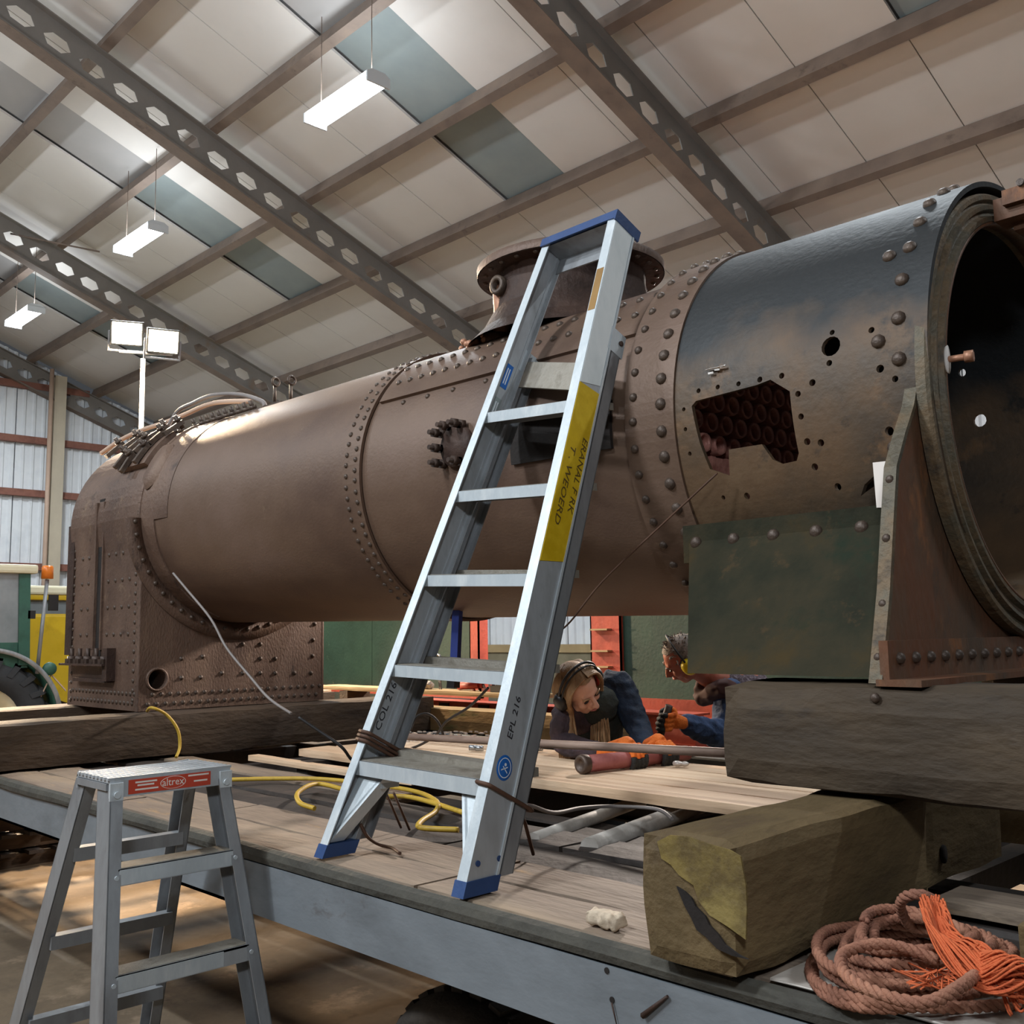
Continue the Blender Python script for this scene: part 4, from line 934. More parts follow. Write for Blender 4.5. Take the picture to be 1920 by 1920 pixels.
for i in range(5):
    sA = SL*(.80+i)+.12; sB = SR*(.80+i)+.12
    a = LL0 + uL*sA + nL*(bo_+.03) + Vector((.004, 0, 0)); b = LR0 + uR*sB + nL*(bo_+.03) + Vector((W_-.004, 0, 0))
    part('rear_tread', MB().bar(a, b, (0, 1, 0), (0, 0, 1), (-.02, .03, -.022, 0)), 'alu_tread', LD)
a = LL0 + uL*(SL*5.75) + nL*(bo_-.004) + Vector((.004, 0, 0)); b = LR0 + uR*(SR*5.55) + nL*(bo_-.004) + Vector((.03, 0, 0))
part('cross_plate', MB().bar(a, b, uL, nL, (-.07, .03, 0, .006)), 'alu_tread', LD)
# rope lashings on the ladder
def wrap(P, u, s, name, label, seed, nw=3):
    m = MB(); random.seed(seed)
    for k in range(nw):
        h = s + .012*k
        loop = [P + u*h + Vector((-.006, 0, 0)) + nL*-.007, P + u*(h-.004) + Vector((W_+.006, 0, 0)) + nL*-.007, P + u*(h-.02) + Vector((W_+.007, 0, 0)) + nL*(bo_+.06), P + u*(h-.02) + Vector((-.006, 0, 0)) + nL*(bo_+.06)]
        pts = []
        for i in range(4):
            a, b = loop[i], loop[(i+1) % 4]; pts += [a.lerp(b, .08), a.lerp(b, .5), a.lerp(b, .92)]
        m.tube(pts, .0055, 6, closed=True)
    return solo(name, m, 'wire_rust', label, 'rope')
wrap(LL0, uL, .335, 'rope_lashing', 'brown rope lashed round the left ladder rail above its bottom tread', 1)
wrap(LR0, uR, .265, 'rope_lashing', 'dark rope tied round the right ladder rail under the blue sticker', 2, 1)
e0 = LR0 + uR*.25 + Vector((W_+.006, 0, 0)) + nL*(bo_+.03)
solo('tie_rope', MB().tube(smooth_path([e0, on(1000, 1512, 'y', 1.85), on(1040, 1524, 'y', 2.0), on(1090, 1515, 'y', 2.2), on(1150, 1512, 'y', 2.35), on(1230, 1517, 'y', 2.4), on(1260, 1535, 'y', 2.35)], 6), .0055, 6), 'cable_grey', 'grey rope running from the ladder rail over the open well', 'rope')
for k, (a, b) in enumerate((((722, 1482), (752, 1552)), ((738, 1486), (768, 1556)))):
    solo('rusty_rod', MB().cyl(on(*a, 'y', 1.93), on(*b, 'z', 1.002), .004, 6), 'wire_rust', ['left one of two thin rods leaning behind the ladder foot', 'right one of two thin rods leaning behind the ladder foot'][k], 'rod')
solo('rusty_rod', MB().tube([on(955, 1470, 'y', 1.9), on(985, 1545, 'y', 1.95), on(1000, 1602, 'z', 1.002)], .005, 6), 'wire_rust', 'thin rod sticking out behind the right ladder rail', 'rod')
solo('wire_end', MB().tube(smooth_path([on(676, 1545, 'y', 1.72), on(690, 1570, 'y', 1.74), on(712, 1584, 'z', 1.01), on(735, 1590, 'z', 1.008), on(750, 1600, 'z', 1.006)], 5), .005, 6), 'wire_rust', 'short curl of rusty wire on the deck beside the left ladder foot', 'wire')
# dark cables through the ladder
for k, pts in enumerate((((560, 1345), (600, 1372), (640, 1400), (660, 1425), (690, 1445)), ((1045, 1290-5), (915, 1290), (880, 1325), (838, 1352), (815, 1380), (780, 1400), (740, 1410)), ((770, 1368), (780, 1345), (800, 1338), (820, 1352), (832, 1380)))):
    y = [2.0, 2.9, 2.95][k]
    if k == 1: pts = pts[1:]
    solo('dark_cable', MB().tube(smooth_path([on(px, py, 'y', y + .05*i) for i, (px, py) in enumerate(pts)], 6), .006, 6), 'cable_black', ['dark cord hanging from the firebox baulk to the ladder foot', 'black cable sloping across behind the ladder treads', 'small black cable loop in front of the long dark baulk'][k], 'cable')
# blue strap
bs = thing('blue_handle', on(858, 1285, 'y', 2.75), 'dark blue bar with black grip hanging under the barrel behind the ladder', 'tool')
part('bar', MB().bar(on(860, 1095, 'y', 2.75), on(853, 1255, 'y', 2.75), (1, 0, 0), (0, 1, 0), (-.022, .022, -.01, .01)), 'strap_blue', bs)
part('grip', MB().bar(on(853, 1250, 'y', 2.75), on(850, 1290, 'y', 2.75), (1, 0, 0), (0, 1, 0), (-.025, .022, -.016, .016)), 'black_plastic', bs)

# ================================================================ stepladder in the foreground
zt = 1.24
SLd = thing('stepladder', (-2.75, 1.28, 0), 'small scratched aluminium stepladder with red label standing before the trailer', 'ladder')
part('top_step', MB().box((-2.905, 1.118, zt-.010), (-2.688, 1.462, zt-.003)).box((-2.690, 1.118, zt-.048), (-2.684, 1.462, zt-.003)).box((-2.905, 1.118, zt-.04), (-2.9, 1.462, zt-.003)), 'alu', SLd)
for k in range(9):
    x = -2.893 + k*.0245; part('grip_ridge', MB().box((x, 1.114, zt-.003), (x+.012, 1.466, zt+.004)), 'alu', SLd)
lab = part('label_plate', MB().box((-2.6838, 1.168, zt-.043), (-2.6830, 1.402, zt-.006)), 'label_red', SLd, 'red maker label with white lettering')
LM = lambda y, z: basis((-2.6829, y, zt+z), (0, 1, 0), (0, 0, 1), (1, 0, 0))
text_part('label_text', 'altrex', .028, 'label_white', LM(1.292, -.0235), lab, sx=.95)
part('label_oval', MB().lathe([(.0345, 0), (.0350, .0006), (.0362, .0006), (.0367, 0)], basis((-2.6829, 1.292, zt-.0245), (0, 1, 0), (0, 0, .45), (1, 0, 0)), 32), 'label_white', lab)
for y0_, y1_, z_ in ((1.186, 1.246, -.014), (1.192, 1.238, -.022), (1.186, 1.250, -.033), (1.335, 1.396, -.012), (1.352, 1.392, -.028)):
    part('small_print', MB().box((-2.6830, y0_, zt+z_-.0022), (-2.6825, y1_, zt+z_+.0022)), 'label_white', lab)
# rails
def srail(top, foot, su, m, name, w=.022, d=.055, flip=1):
    t, f = Vector(top), Vector(foot); u = (t-f).normalized(); X = Vector((1, 0, 0)); X = (X-u*X.dot(u)).normalized(); Yv = Vector((0, 1, 0)); Yv = (Yv-u*Yv.dot(u)).normalized()
    g = MB(); g.bar(f, t, Yv, X, (0, su*.003, -d, 0)); g.bar(f, t, Yv, X, (0, su*w, -.003, 0)); g.bar(f, t, Yv, X, (0, su*w, -d, -d+.003))
    o = part(name, g, m, SLd); return o, u, X, Yv
FL = srail((-2.688, 1.122, zt-.012), (-2.688+.275, 1.122-.115, 0.012), 1, 'alu_dull', 'front_rail', .034, .082)
FR = srail((-2.688, 1.458, zt-.012), (-2.688+.275, 1.458+.115, 0.012), -1, 'alu_dull', 'front_rail', .034, .082)
RL = srail((-2.86, 1.125, zt-.02), (-2.90-.46, 1.125-.09, 0.012), 1, 'alu_dull', 'rear_rail', .034, .065)
RR = srail((-2.86, 1.455, zt-.02), (-2.90-.46, 1.455+.09, 0.012), -1, 'alu_dull', 'rear_rail', .034, .065)
for k, z in enumerate((1.018, .773, .528, .283)):
    fx = -2.688 + .275*(zt-z)/zt; yl = 1.122-.115*(zt-z)/zt+.028; yr = 1.458+.115*(zt-z)/zt-.028
    st = MB().box((fx-.004, yl, z-.042), (fx, yr, z)).box((fx-.085, yl, z-.005), (fx, yr, z)).box((fx-.085, yl, z-.03), (fx-.082, yr, z))
    so = part('step', st, 'alu', SLd); part('step_grip', MB().box((fx-.080, yl, z), (fx-.006, yr, z+.002)), 'alu_tread', so)
    part('step_face', MB().box((fx, yl+.002, z-.040), (fx+.0012, (yr if k == 0 else yr-.075), z-.002)), 'alu_lit', so)  # pale strip paints the light on the step front
    for yy_ in (yl, yr): part('step_rivet', MB().cyl((fx+.001, yy_-.006 if yy_ == yl else yy_+.006, z-.02), (fx+.005, yy_-.006 if yy_ == yl else yy_+.006, z-.02), .006, 8), 'alu_lit', so)
for k, z in enumerate((1.03, .78, .54, .30)):
    t_ = (zt-z)/zt; fx = -2.88 - .46*t_; yl = 1.125-.09*t_+.02; yr = 1.455+.09*t_-.02
    part('rear_bar', MB().box((fx-.02, yl, z-.036), (fx+.02, yr, z)), 'alu_dull', SLd)
for y in (1.135, 1.447):
    part('hinge_cover', MB().box((-2.684, y-.018, zt-.055), (-2.678, y+.018, zt-.01)).cyl((-2.678, y, zt-.04), (-2.672, y, zt-.04), .009, 10), 'alu_lit', SLd)
    part('side_cap', MB().box((-2.90, y-.02 if y < 1.3 else y+.01, zt-.03), (-2.70, y-.012 if y < 1.3 else y+.018, zt-.012)), 'alu_dull', SLd)
part('strut', MB().bar((-3.05, 1.50, .42), (-2.62, 1.50, .10), (0, 1, 0), (0, 0, 1), (0, .008, -.012, .012)), 'dark_rust', SLd, 'dark folding brace')
for (o, u, X, Yv), sx_ in ((FL, 1), (FR, 1), (RL, 0), (RR, 0)): pass
for (x, y) in ((-2.44, 1.015), (-2.44, 1.565), (-3.385, 1.045), (-3.385, 1.535)):
    part('foot', MB().box((x-.04, y-.02, 0), (x+.045, y+.02, .03)), 'black_plastic', SLd)

# ================================================================ rope coil
random.seed(11)
def rope3(pts, r, m_name, name, label, cat='rope', lay=.055, step=.006):
    pts = [Vector(p) for p in pts]; d = [0]
    for a, b in zip(pts[:-1], pts[1:]): d.append(d[-1]+(b-a).length)
    n = int(d[-1]/step); c = []; j = 0
    for i in range(n+1):
        s = d[-1]*i/n
        while j < len(d)-2 and d[j+1] < s: j += 1
        c.append(pts[j].lerp(pts[j+1], (s-d[j])/max(1e-9, d[j+1]-d[j])))
    fr = []; ref = None
    for i in range(n+1):
        t = (c[min(i+1, n)]-c[max(i-1, 0)]).normalized()
        if ref is None: ref = t.orthogonal()
        ref = (ref - t*ref.dot(t)).normalized(); fr.append((ref.copy(), t.cross(ref)))
    m = MB()
    for k in range(3):
        q = []
        for i in range(n+1):
            a = 2*PI*(k/3 + (d[-1]*i/n)/lay); q.append(c[i] + (fr[i][0]*math.cos(a)+fr[i][1]*math.sin(a))*r*.5)
        m.tube(q, r*.52, 6)
    return m
pts = []
cx, cy = -.845, 1.775
K = 10.2
for i in range(int(K*26)):
    t_ = i/26; a = 2*PI*t_ + 2.4
    rad = .192 - .0105*t_ + .022*math.sin(1.3*t_+1) + .012*math.sin(3*a)
    z = 1.012 + .0065*t_ + .010*math.sin(a*1.5+t_)
    pts.append(Vector((cx + rad*math.cos(a)*.92 + .015*math.sin(t_*2.1), cy + rad*math.sin(a)*1.12 + .02*math.cos(t_*1.7), z)))
coil = rope3(pts, .0098, 'rope_strand', 'x', '', lay=.045)
q = [on(1858, 1800, 'z', 1.08), on(1800, 1850, 'z', 1.09), on(1720, 1880, 'z', 1.08), on(1600, 1840, 'z', 1.085), on(1580, 1790, 'z', 1.095), on(1660, 1770, 'z', 1.10), on(1760, 1800, 'z', 1.08)]
c2 = rope3(smooth_path(q, 14), .0098, '', '', '', lay=.045)
q = [on(1735, 1745, 'z', 1.03), on(1705, 1735, 'z', 1.06), on(1688, 1700, 'z', 1.11), on(1700, 1680, 'z', 1.14), on(1730, 1678, 'z', 1.145), on(1755, 1690, 'z', 1.13)]
c3 = rope3(smooth_path(q, 14), .0098, '', '', '', lay=.045)
allr = MB(); 
for c in (coil, c2, c3): allr.add(c.v, c.f, True)
solo('coiled_rope', allr, 'rope_strand', 'thick faded red three strand rope coiled on the deck edge beside the yellow ended baulk', 'rope')
fray = MB(); base = smooth_path([on(1745, 1688, 'z', 1.15), on(1752, 1720, 'z', 1.13), on(1770, 1762, 'z', 1.11), on(1810, 1795, 'z', 1.10), on(1860, 1812, 'z', 1.10), on(1905, 1835, 'z', 1.09), on(1912, 1862, 'z', 1.07)], 6)
for k in range(170):
    a = random.uniform(0, 2*PI); rr_ = random.uniform(.1, 1); ph = random.uniform(0, 6)
    ln = random.randint(len(base)-12, len(base)); st_ = random.randint(0, 5); pp = []
    for i in range(st_, ln):
        w_ = (.015 + .017*min(1, i/22)) * rr_
        pp.append(base[i] + Vector((math.cos(a+.12*i+ph*.1)*w_*1.2, math.sin(a+.10*i)*w_*1.2, math.sin(a*2+i*.3)*w_*.9)))
    fray.tube(pp, .0021, 4)
for k in range(30):
    p = on(1750+random.uniform(-30, 60), 1838+random.uniform(-10, 12), 'z', 1.07)
    fray.tube([p, p+Vector((random.uniform(-.03, .03), random.uniform(-.03, .03), random.uniform(0, .015))), p+Vector((random.uniform(-.05, .05), random.uniform(-.04, .04), 0))], .0016, 4)
solo('frayed_rope_end', fray, 'rope_orange', 'bright orange unravelled rope strands lying over the coil', 'rope', kind=None)
solo('deck_plate', rough_box((-1.02, 1.585, 1.0), (-.62, 1.97, 1.006), .05, .001, 3, .002), 'pipe_white', 'pale flat board lying under the rope coil', 'board')
solo('deck_plate', rough_box((-1.01, 2.20, 1.0), (-.40, 2.36, 1.025), .05, .001, 4, .002), 'deck_wood', 'grey plank behind the rope coil', 'board')

# ================================================================ yellow hoses
def hose(pts, r, m, label, name='air_hose'): return solo(name, MB().tube(smooth_path(pts, 8), r, 8), m, label, 'hose')
hose([Vector((-5.22, 2.36, 1.232)), on(285, 1327, 'x', -5.03), on(312, 1340, 'x', -5.02), on(333, 1368, 'x', -5.01), on(337, 1400, 'x', -5.0), on(330, 1420, 'x', -4.97)], .008, 'hose_yellow', 'yellow hose drooping over the dark baulk at the firebox corner')
hose([on(430, 1462, 'z', 1.008), on(520, 1460, 'z', 1.008), on(620, 1462, 'z', 1.008), on(760, 1480, 'z', 1.01), on(815, 1500, 'z', 1.01), on(818, 1520, 'z', 1.01), on(790, 1540, 'z', 1.01), on(790, 1552, 'z', 1.01), on(860, 1556, 'z', 1.01)], .009, 'hose_yellow', 'yellow hose looping over the deck behind the ladder feet')
hose([on(590, 1516, 'z', 1.008), on(562, 1505, 'z', 1.02), on(560, 1485, 'z', 1.03), on(600, 1470, 'z', 1.02), on(690, 1492, 'z', 1.01), on(770, 1495, 'z', 1.01), on(870, 1524, 'z', 1.01)], .009, 'hose_yellow', 'smaller yellow hose curl left of the ladder')

# ================================================================ red framed wagon with green sheets behind
G = thing('open_wagon', (-6.2, 5.6, 0), 'red steel frame with green painted sheets standing behind the boiler', 'wagon')
def post(x0, x1, m='red_frame', y=5.45):
    return part('post', MB().box((x0, y, 1.0), (x1, y+.012, 2.5)).box((x1-.012, y, 1.0), (x1, y+.10, 2.5)).box((x0, y, 1.0), (x0+.012, y+.1, 2.5)), m, G)
post(-8.95, -8.85); post(-6.16, -6.05); p_ = post(-4.86, -4.58); post(-3.95, -3.82); post(-1.2, -1.05)
for z in (1.47, 1.62, 1.36): part('cleat', MB().box((-4.82, 5.40, z), (-4.66, 5.45, z+.012)), 'pine_trim', p_)
for i, (xa, xb) in enumerate(((-8.85, -7.52), (-7.515, -6.16), (-4.58, -3.95), (-3.82, -1.2))):
    part('green_sheet', MB().box((xa, 5.48, 1.155 if i < 2 else 1.16), (xb, 5.495, 2.45)), 'green_sheet', G)
part('sill', MB().box((-9, 5.42, 1.10), (-6.05, 5.50, 1.155)), 'red_frame', G)
part('sill', MB().box((-6.05, 5.3, .92), (-3.3, 5.46, 1.06)), 'red_frame', G)
part('sill', MB().box((-4.58, 5.40, 1.04), (-1.0, 5.48, 1.16)), 'red_frame', G)
part('top_rail', MB().box((-9, 5.43, 2.45), (-1.0, 5.53, 2.55)), 'red_frame', G)
part('chassis', MB().box((-9, 5.4, .75), (-1.0, 5.55, .95)).box((-9, 6.9, .75), (-1.0, 7.05, .95)), 'frame_dark', G)
for x in (-8.5, -1.6):
    part('wheel', MB().lathe([(0, 0), (.3, 0), (.38, .0), (.38, .06), (.36, .1), (0, .1)], basis((x, 5.65, .38), (1, 0, 0), (0, 0, 1), (0, 1, 0)), 28), 'frame_dark', G)
rb = solo('red_channel', MB().box((-5.9, 4.52, 1.0), (-3.3, 4.60, 1.15)).box((-5.9, 4.50, 1.15), (-3.3, 4.66, 1.162)).box((-5.9, 4.50, .90), (-3.3, 4.66, 1.0)), 'red_frame', 'bright red steel channel on the far side of the trailer', 'beam')
for x in (-5.42, -5.02): part('gap_plate', MB().box((x, 4.51, 1.02), (x+.10, 4.52, 1.15)), 'dull_black', rb)
solo('tool_plank', rough_box((-6.6, 4.30, 1.215), (-4.30, 4.50, 1.245), .1, .002, 41, .004), 'pine_trim', 'pale plank carrying small tools behind the ladder', 'board')
solo('tool_plank', rough_box((-8.4, 4.28, 1.17), (-6.7, 4.50, 1.20), .1, .002, 42, .004), 'board_pale', 'pinkish plank beside the firebox foot below the green sheet', 'board')
for x in (-6.3, -4.6): part('packer', MB().box((x, 4.3, 1.0), (x+.1, 4.5, 1.214)), 'timber_dark', T)
# tools on the plank
def tpos(px, py): return on(px, py, 'y', 4.40)
tl = [((790, 1270), 'white_print', 'white plastic bottle left of the blue handle on the tool plank'), ((803, 1285), 'clear_bits', 'crumpled white rag on the tool plank'), ((826, 1268), 'chrome', 'upright steel spanner behind the ladder'), ((880, 1280), 'red_tool', 'dark red grease gun on the tool plank'), ((915, 1278), 'red_tool', 'red clamp right of the grease gun'), ((940, 1290), 'black_plastic', 'black drill at the right end of the tool plank'), ((900, 1284), 'chrome', 'small bright pliers beside the red clamp')]
for k, ((px, py), m_, lb) in enumerate(tl):
    p = tpos(px, py); p.z = 1.245; g = MB()
    if k == 0: g.lathe([(0, 0), (.04, 0), (.04, .08), (.018, .10), (.018, .12), (0, .12)], Matrix.Translation(p), 16); nm, ct = 'plastic_bottle', 'bottle'
    elif k == 1:
        for j in range(6): g.ball(p+Vector((random.uniform(-.08, .08), random.uniform(-.03, .03), .025)), random.uniform(.022, .035), 6)
        g = remesh(g, .006, 1).jitter(.01, 40); nm, ct = 'cloth_rag', 'cloth'
    elif k == 2: g.bar(p, p+Vector((-.03, 0, .19)), (1, 0, 0), (0, 1, 0), (-.012, .012, -.004, .004)).lathe([(.012, 0), (.026, 0), (.026, .01), (.012, .01)], basis(p+Vector((-.034, .005, .21)), (1, 0, 0), (0, 0, 1), (0, 1, 0)), 14, close=True); nm, ct = 'spanner', 'tool'
    elif k == 3: g.cyl(p+Vector((-.10, 0, .03)), p+Vector((.10, 0, .045)), .028, 14).cyl(p+Vector((.1, 0, .045)), p+Vector((.19, 0, .06)), .008, 8).bar(p+Vector((-.02, 0, .02)), p+Vector((.05, 0, -.0)), (0, 1, 0), (0, 0, 1), (-.008, .008, 0, .012)); nm, ct = 'grease_gun', 'tool'
    elif k == 4: g.box(p+Vector((-.07, -.01, 0)), p+Vector((.07, .01, .02))).box(p+Vector((-.07, -.01, 0)), p+Vector((-.05, .01, .10))).box(p+Vector((.03, -.012, 0)), p+Vector((.05, .012, .08))).cyl(p+Vector((-.1, 0, .08)), p+Vector((.08, 0, .08)), .007, 8); nm, ct = 'screw_clamp', 'tool'
    elif k == 5: g.cyl(p+Vector((-.10, 0, .10)), p+Vector((.10, 0, .10)), .035, 14, .028).box(p+Vector((-.03, -.02, 0)), p+Vector((.03, .02, .09)), None).box(p+Vector((-.06, -.04, 0)), p+Vector((.05, .04, .04))).cyl(p+Vector((.1, 0, .1)), p+Vector((.17, 0, .1)), .006, 8); nm, ct = 'power_drill', 'tool'
    else: g.bar(p, p+Vector((.06, 0, .09)), (0, 1, 0), (1, 0, 0), (-.005, .005, -.006, .006)).bar(p+Vector((.06, 0, 0)), p+Vector((.0, 0, .09)), (0, 1, 0), (1, 0, 0), (-.005, .005, -.006, .006)); nm, ct = 'pliers', 'tool'
    solo(nm, g, m_, lb, ct, 'tools laid out on the plank')

# ================================================================ tractor, yellow van, floor clutter at the left
TR = thing('farm_tractor', (-12.6, 3.5, 0), 'green tractor with cream cab roof and amber beacon at the left edge', 'tractor')
tc = Vector((-12.3, 3.55, .72))
ty = part('rear_tyre', MB().lathe([(.40, 0), (.55, -.03), (.66, .0), (.70, .06), (.70, .34), (.66, .40), (.55, .43), (.40, .40)], basis(tc, (0, 1, 0), (0, 0, 1), (1, 0, 0)), 40, close=True), 'tyre_black', TR)
for k in range(22):
    a = 2*PI*k/22; u = Vector((0, math.cos(a), math.sin(a))); v = Vector((0, -math.sin(a), math.cos(a)))
    c = tc + u*.70; part('tyre_lug', MB().bar(c+Vector((.02, 0, 0))+v*.06, c+Vector((.38, 0, 0))-v*.06, u, v, (-.02, .03, -.035, .035)).bar(c+Vector((.385, 0, 0))-v*.06, c+Vector((.40, 0, 0))-u*.14-v*.02, v, (1, 0, 0), (-.03, .03, 0, .035)), 'tyre_black', ty)
part('rim', MB().lathe([(0, .1), (.15, .1), (.38, .2), (.42, .36), (.40, .38), (.33, .22), (.1, .14), (0, .14)], basis(tc, (0, 1, 0), (0, 0, 1), (1, 0, 0)), 32), 'cream', TR)
fd = MB().lathe([(.775, -.02), (.79, -.02), (.80, .44), (.785, .44)], basis(tc, (0, 1, 0), (0, 0, 1), (1, 0, 0)), 30, math.radians(-15), math.radians(170), close=True); fo_ = part('fender', fd, 'tractor_green', TR)
part('fender_lip', MB().lathe([(.78, .44), (.83, .44), (.83, .455), (.78, .455)], basis(tc, (0, 1, 0), (0, 0, 1), (1, 0, 0)), 30, math.radians(-15), math.radians(170), close=True), 'alu_dull', fo_)
part('cab_roof', MB().box((-13.3, 2.2, 2.36), (-11.85, 4.06, 2.46), None, .03), 'cream', TR)
for y in (3.96, 2.3):
    for x in (-11.95, -13.2): part('cab_post', MB().bar((x, y, 1.35), (x, y-.03, 2.37), (1, 0, 0), (0, 1, 0), (-.05, .05, -.06, .06)), 'tractor_green', TR)
part('cab_sill', MB().box((-13.2, 2.3, 1.32), (-11.92, 4.0, 1.60)), 'tractor_green', TR)
part('cab_glass', MB().box((-11.93, 2.36, 1.6), (-11.92, 3.9, 2.36)), 'glass_grey', TR)
part('bonnet', MB().box((-13.0, .4, .8), (-12.3, 2.3, 1.45), None, .04), 'tractor_green', TR)
part('gearbox', MB().box((-12.95, 2.2, .45), (-12.35, 4.1, 1.32)), 'dark_rust', TR)
ex = part('beacon_post', MB().cyl((-11.9, 4.10, 1.25), (-11.9, 4.17, 2.30), .022, 8), 'alu_dull', TR)
part('beacon', MB().lathe([(0, 0), (.065, 0), (.062, .13), (.05, .145), (0, .15)], Matrix.Translation((-11.9, 4.17, 2.31)), 18), 'amber', TR)
part('mirror', MB().box((-11.93, 4.2, 1.95), (-11.89, 4.3, 2.13)), 'black_plastic', TR); part('bracket', MB().box((-11.93, 3.98, 1.86), (-11.9, 4.06, 1.95)), 'black_plastic', TR)
part('work_lamp', MB().lathe([(0, 0), (.06, 0), (.075, .05), (.07, .09), (0, .09)], basis((-11.95, 4.23, 1.30), (0, 1, 0), (0, 0, 1), (1, 0, 0)), 18), 'tractor_green', TR)
part('lamp_bracket', MB().bar((-11.9, 4.25, 1.24), (-11.9, 4.42, 1.05), (1, 0, 0), (0, 0, 1), (-.01, .01, -.01, .01)).bar((-11.9, 4.25, 1.22), (-11.9, 4.15, 1.0), (1, 0, 0), (0, 0, 1), (-.01, .01, -.01, .01)), 'pipe_beige', TR)
part('linkage', MB().bar((-12.2, 4.3, .95), (-11.9, 4.75, .75), (1, 0, 0), (0, 0, 1), (-.03, .03, -.04, .04)).bar((-12.4, 4.1, .6), (-12.2, 4.8, .7), (1, 0, 0), (0, 0, 1), (-.03, .03, -.04, .04)), 'dark_rust', TR)
V = thing('yellow_van', (-15, 5.2, 0), 'bright yellow vehicle with cream roof edge behind the tractor', 'vehicle')
part('body', MB().box((-16, 3.3, .45), (-14.0, 6.6, 1.98), None, .05), 'van_yellow', V)
part('cab', MB().box((-15.95, 3.4, 1.9), (-14.02, 6.5, 2.16), None, .04), 'glass_grey', V)
part('roof', MB().box((-16, 3.3, 2.15), (-13.95, 6.6, 2.22), None, .02), 'van_yellow', V)
part('roof_edge', MB().box((-16, 3.28, 2.22), (-13.93, 6.62, 2.34), None, .03), 'cream', V)
for y in (4.0, 5.9): part('wheel', MB().lathe([(0, .0), (.2, .02), (.26, .05), (.34, .03), (.36, 0), (.36, -.2), (0, -.2)], basis((-13.98, y, .36), (0, 1, 0), (0, 0, 1), (1, 0, 0)), 28), 'tyre_black', V)
# dark pallets under the trailer, left edge
PL = thing('pallet_stack', (-8.3, 2.6, 0), 'stack of dark wooden pallets on the floor under the trailer', 'pallet')
for k in range(3):
    z = .13*k
    for j in range(3): part('bearer', MB().box((-8.9+.45*j, 2.1, z), (-8.8+.45*j, 3.2, z+.09)), 'timber_dark', PL)
    for j in range(6): part('slat', MB().box((-8.95, 2.12+.19*j, z+.09), (-7.82, 2.22+.19*j, z+.115)), 'frame_dark', PL)
for k, (x, y) in enumerate(((-6.6, 2.1), (-5.6, 1.7))):
    pass

# ================================================================ the two workers
TC = -FW
def orth(f, h):
    f = f.normalized(); h = (h - f*h.dot(f)).normalized(); s = f.cross(h); return f, h, s   # s: the person's right... left side
def head_mb(c, f, h, s, fem=True):
    m = MB(); Mh = Matrix((s, f, h)).transposed()
    def B(a, b, d, r, sc=(1, 1, 1)): m.ball(c + s*a + f*b + h*d, r, 12, sc, Mh)
    B(0, -.012, .030, .092, (.80, 1.02, .95)); B(0, .022, -.028, .068, (.86, .92, 1.12)); B(0, .050, -.092, .026, (1.05, .9, .8))
    B(0, .030, -.066, .050, (.98, 1, .9)); B(0, .072, .028, .030, (1.5, .5, .55)); B(.034, .058, -.022, .024); B(-.034, .058, -.022, .024)
    m.tube([c+f*.082+h*.022, c+f*.100-h*.004, c+f*.112-h*.022, c+f*.088-h*.032], [.008, .010, .013, .010], 10)
    B(.010, .098, -.028, .009); B(-.010, .098, -.028, .009); B(0, .084, -.050, .014, (1.5, .7, .6)); B(0, .082, -.061, .014, (1.3, .7, .6))
    for k in (-1, 1):
        B(k*.080, -.010, -.006, .022, (.35, .8, 1.3))
        B(k*.052, .022, -.062, .026, (.6, 1, .8))
    m.tube([c-f*.015-h*.05, c-f*.030-h*.12, c-f*.045-h*.17], [.055, .050, .058], 14)
    return m
def eyes(o, c, f, h, s, lip):
    for k in (-1, 1):
        part('eye', MB().ball(c+s*k*.031+f*.0805+h*.006, .010, 8, (1.3, .6, .5), Matrix((s, f, h)).transposed()), 'eye_dark', o)
        part('eyebrow', MB().tube([c+s*k*.018+f*.092+h*.026, c+s*k*.034+f*.089+h*.031, c+s*k*.050+f*.078+h*.026], [.003, .004, .002], 6), 'hair_blond' if lip == 'lips' else 'hair_grey', o)
    part('mouth', MB().tube([c-s*.020+f*.088-h*.055, c-s*.008+f*.0965-h*.0535, c+f*.0975-h*.0555, c+s*.008+f*.0965-h*.0535, c+s*.020+f*.088-h*.055], [.002, .004, .0045, .004, .002], 8), lip, o)
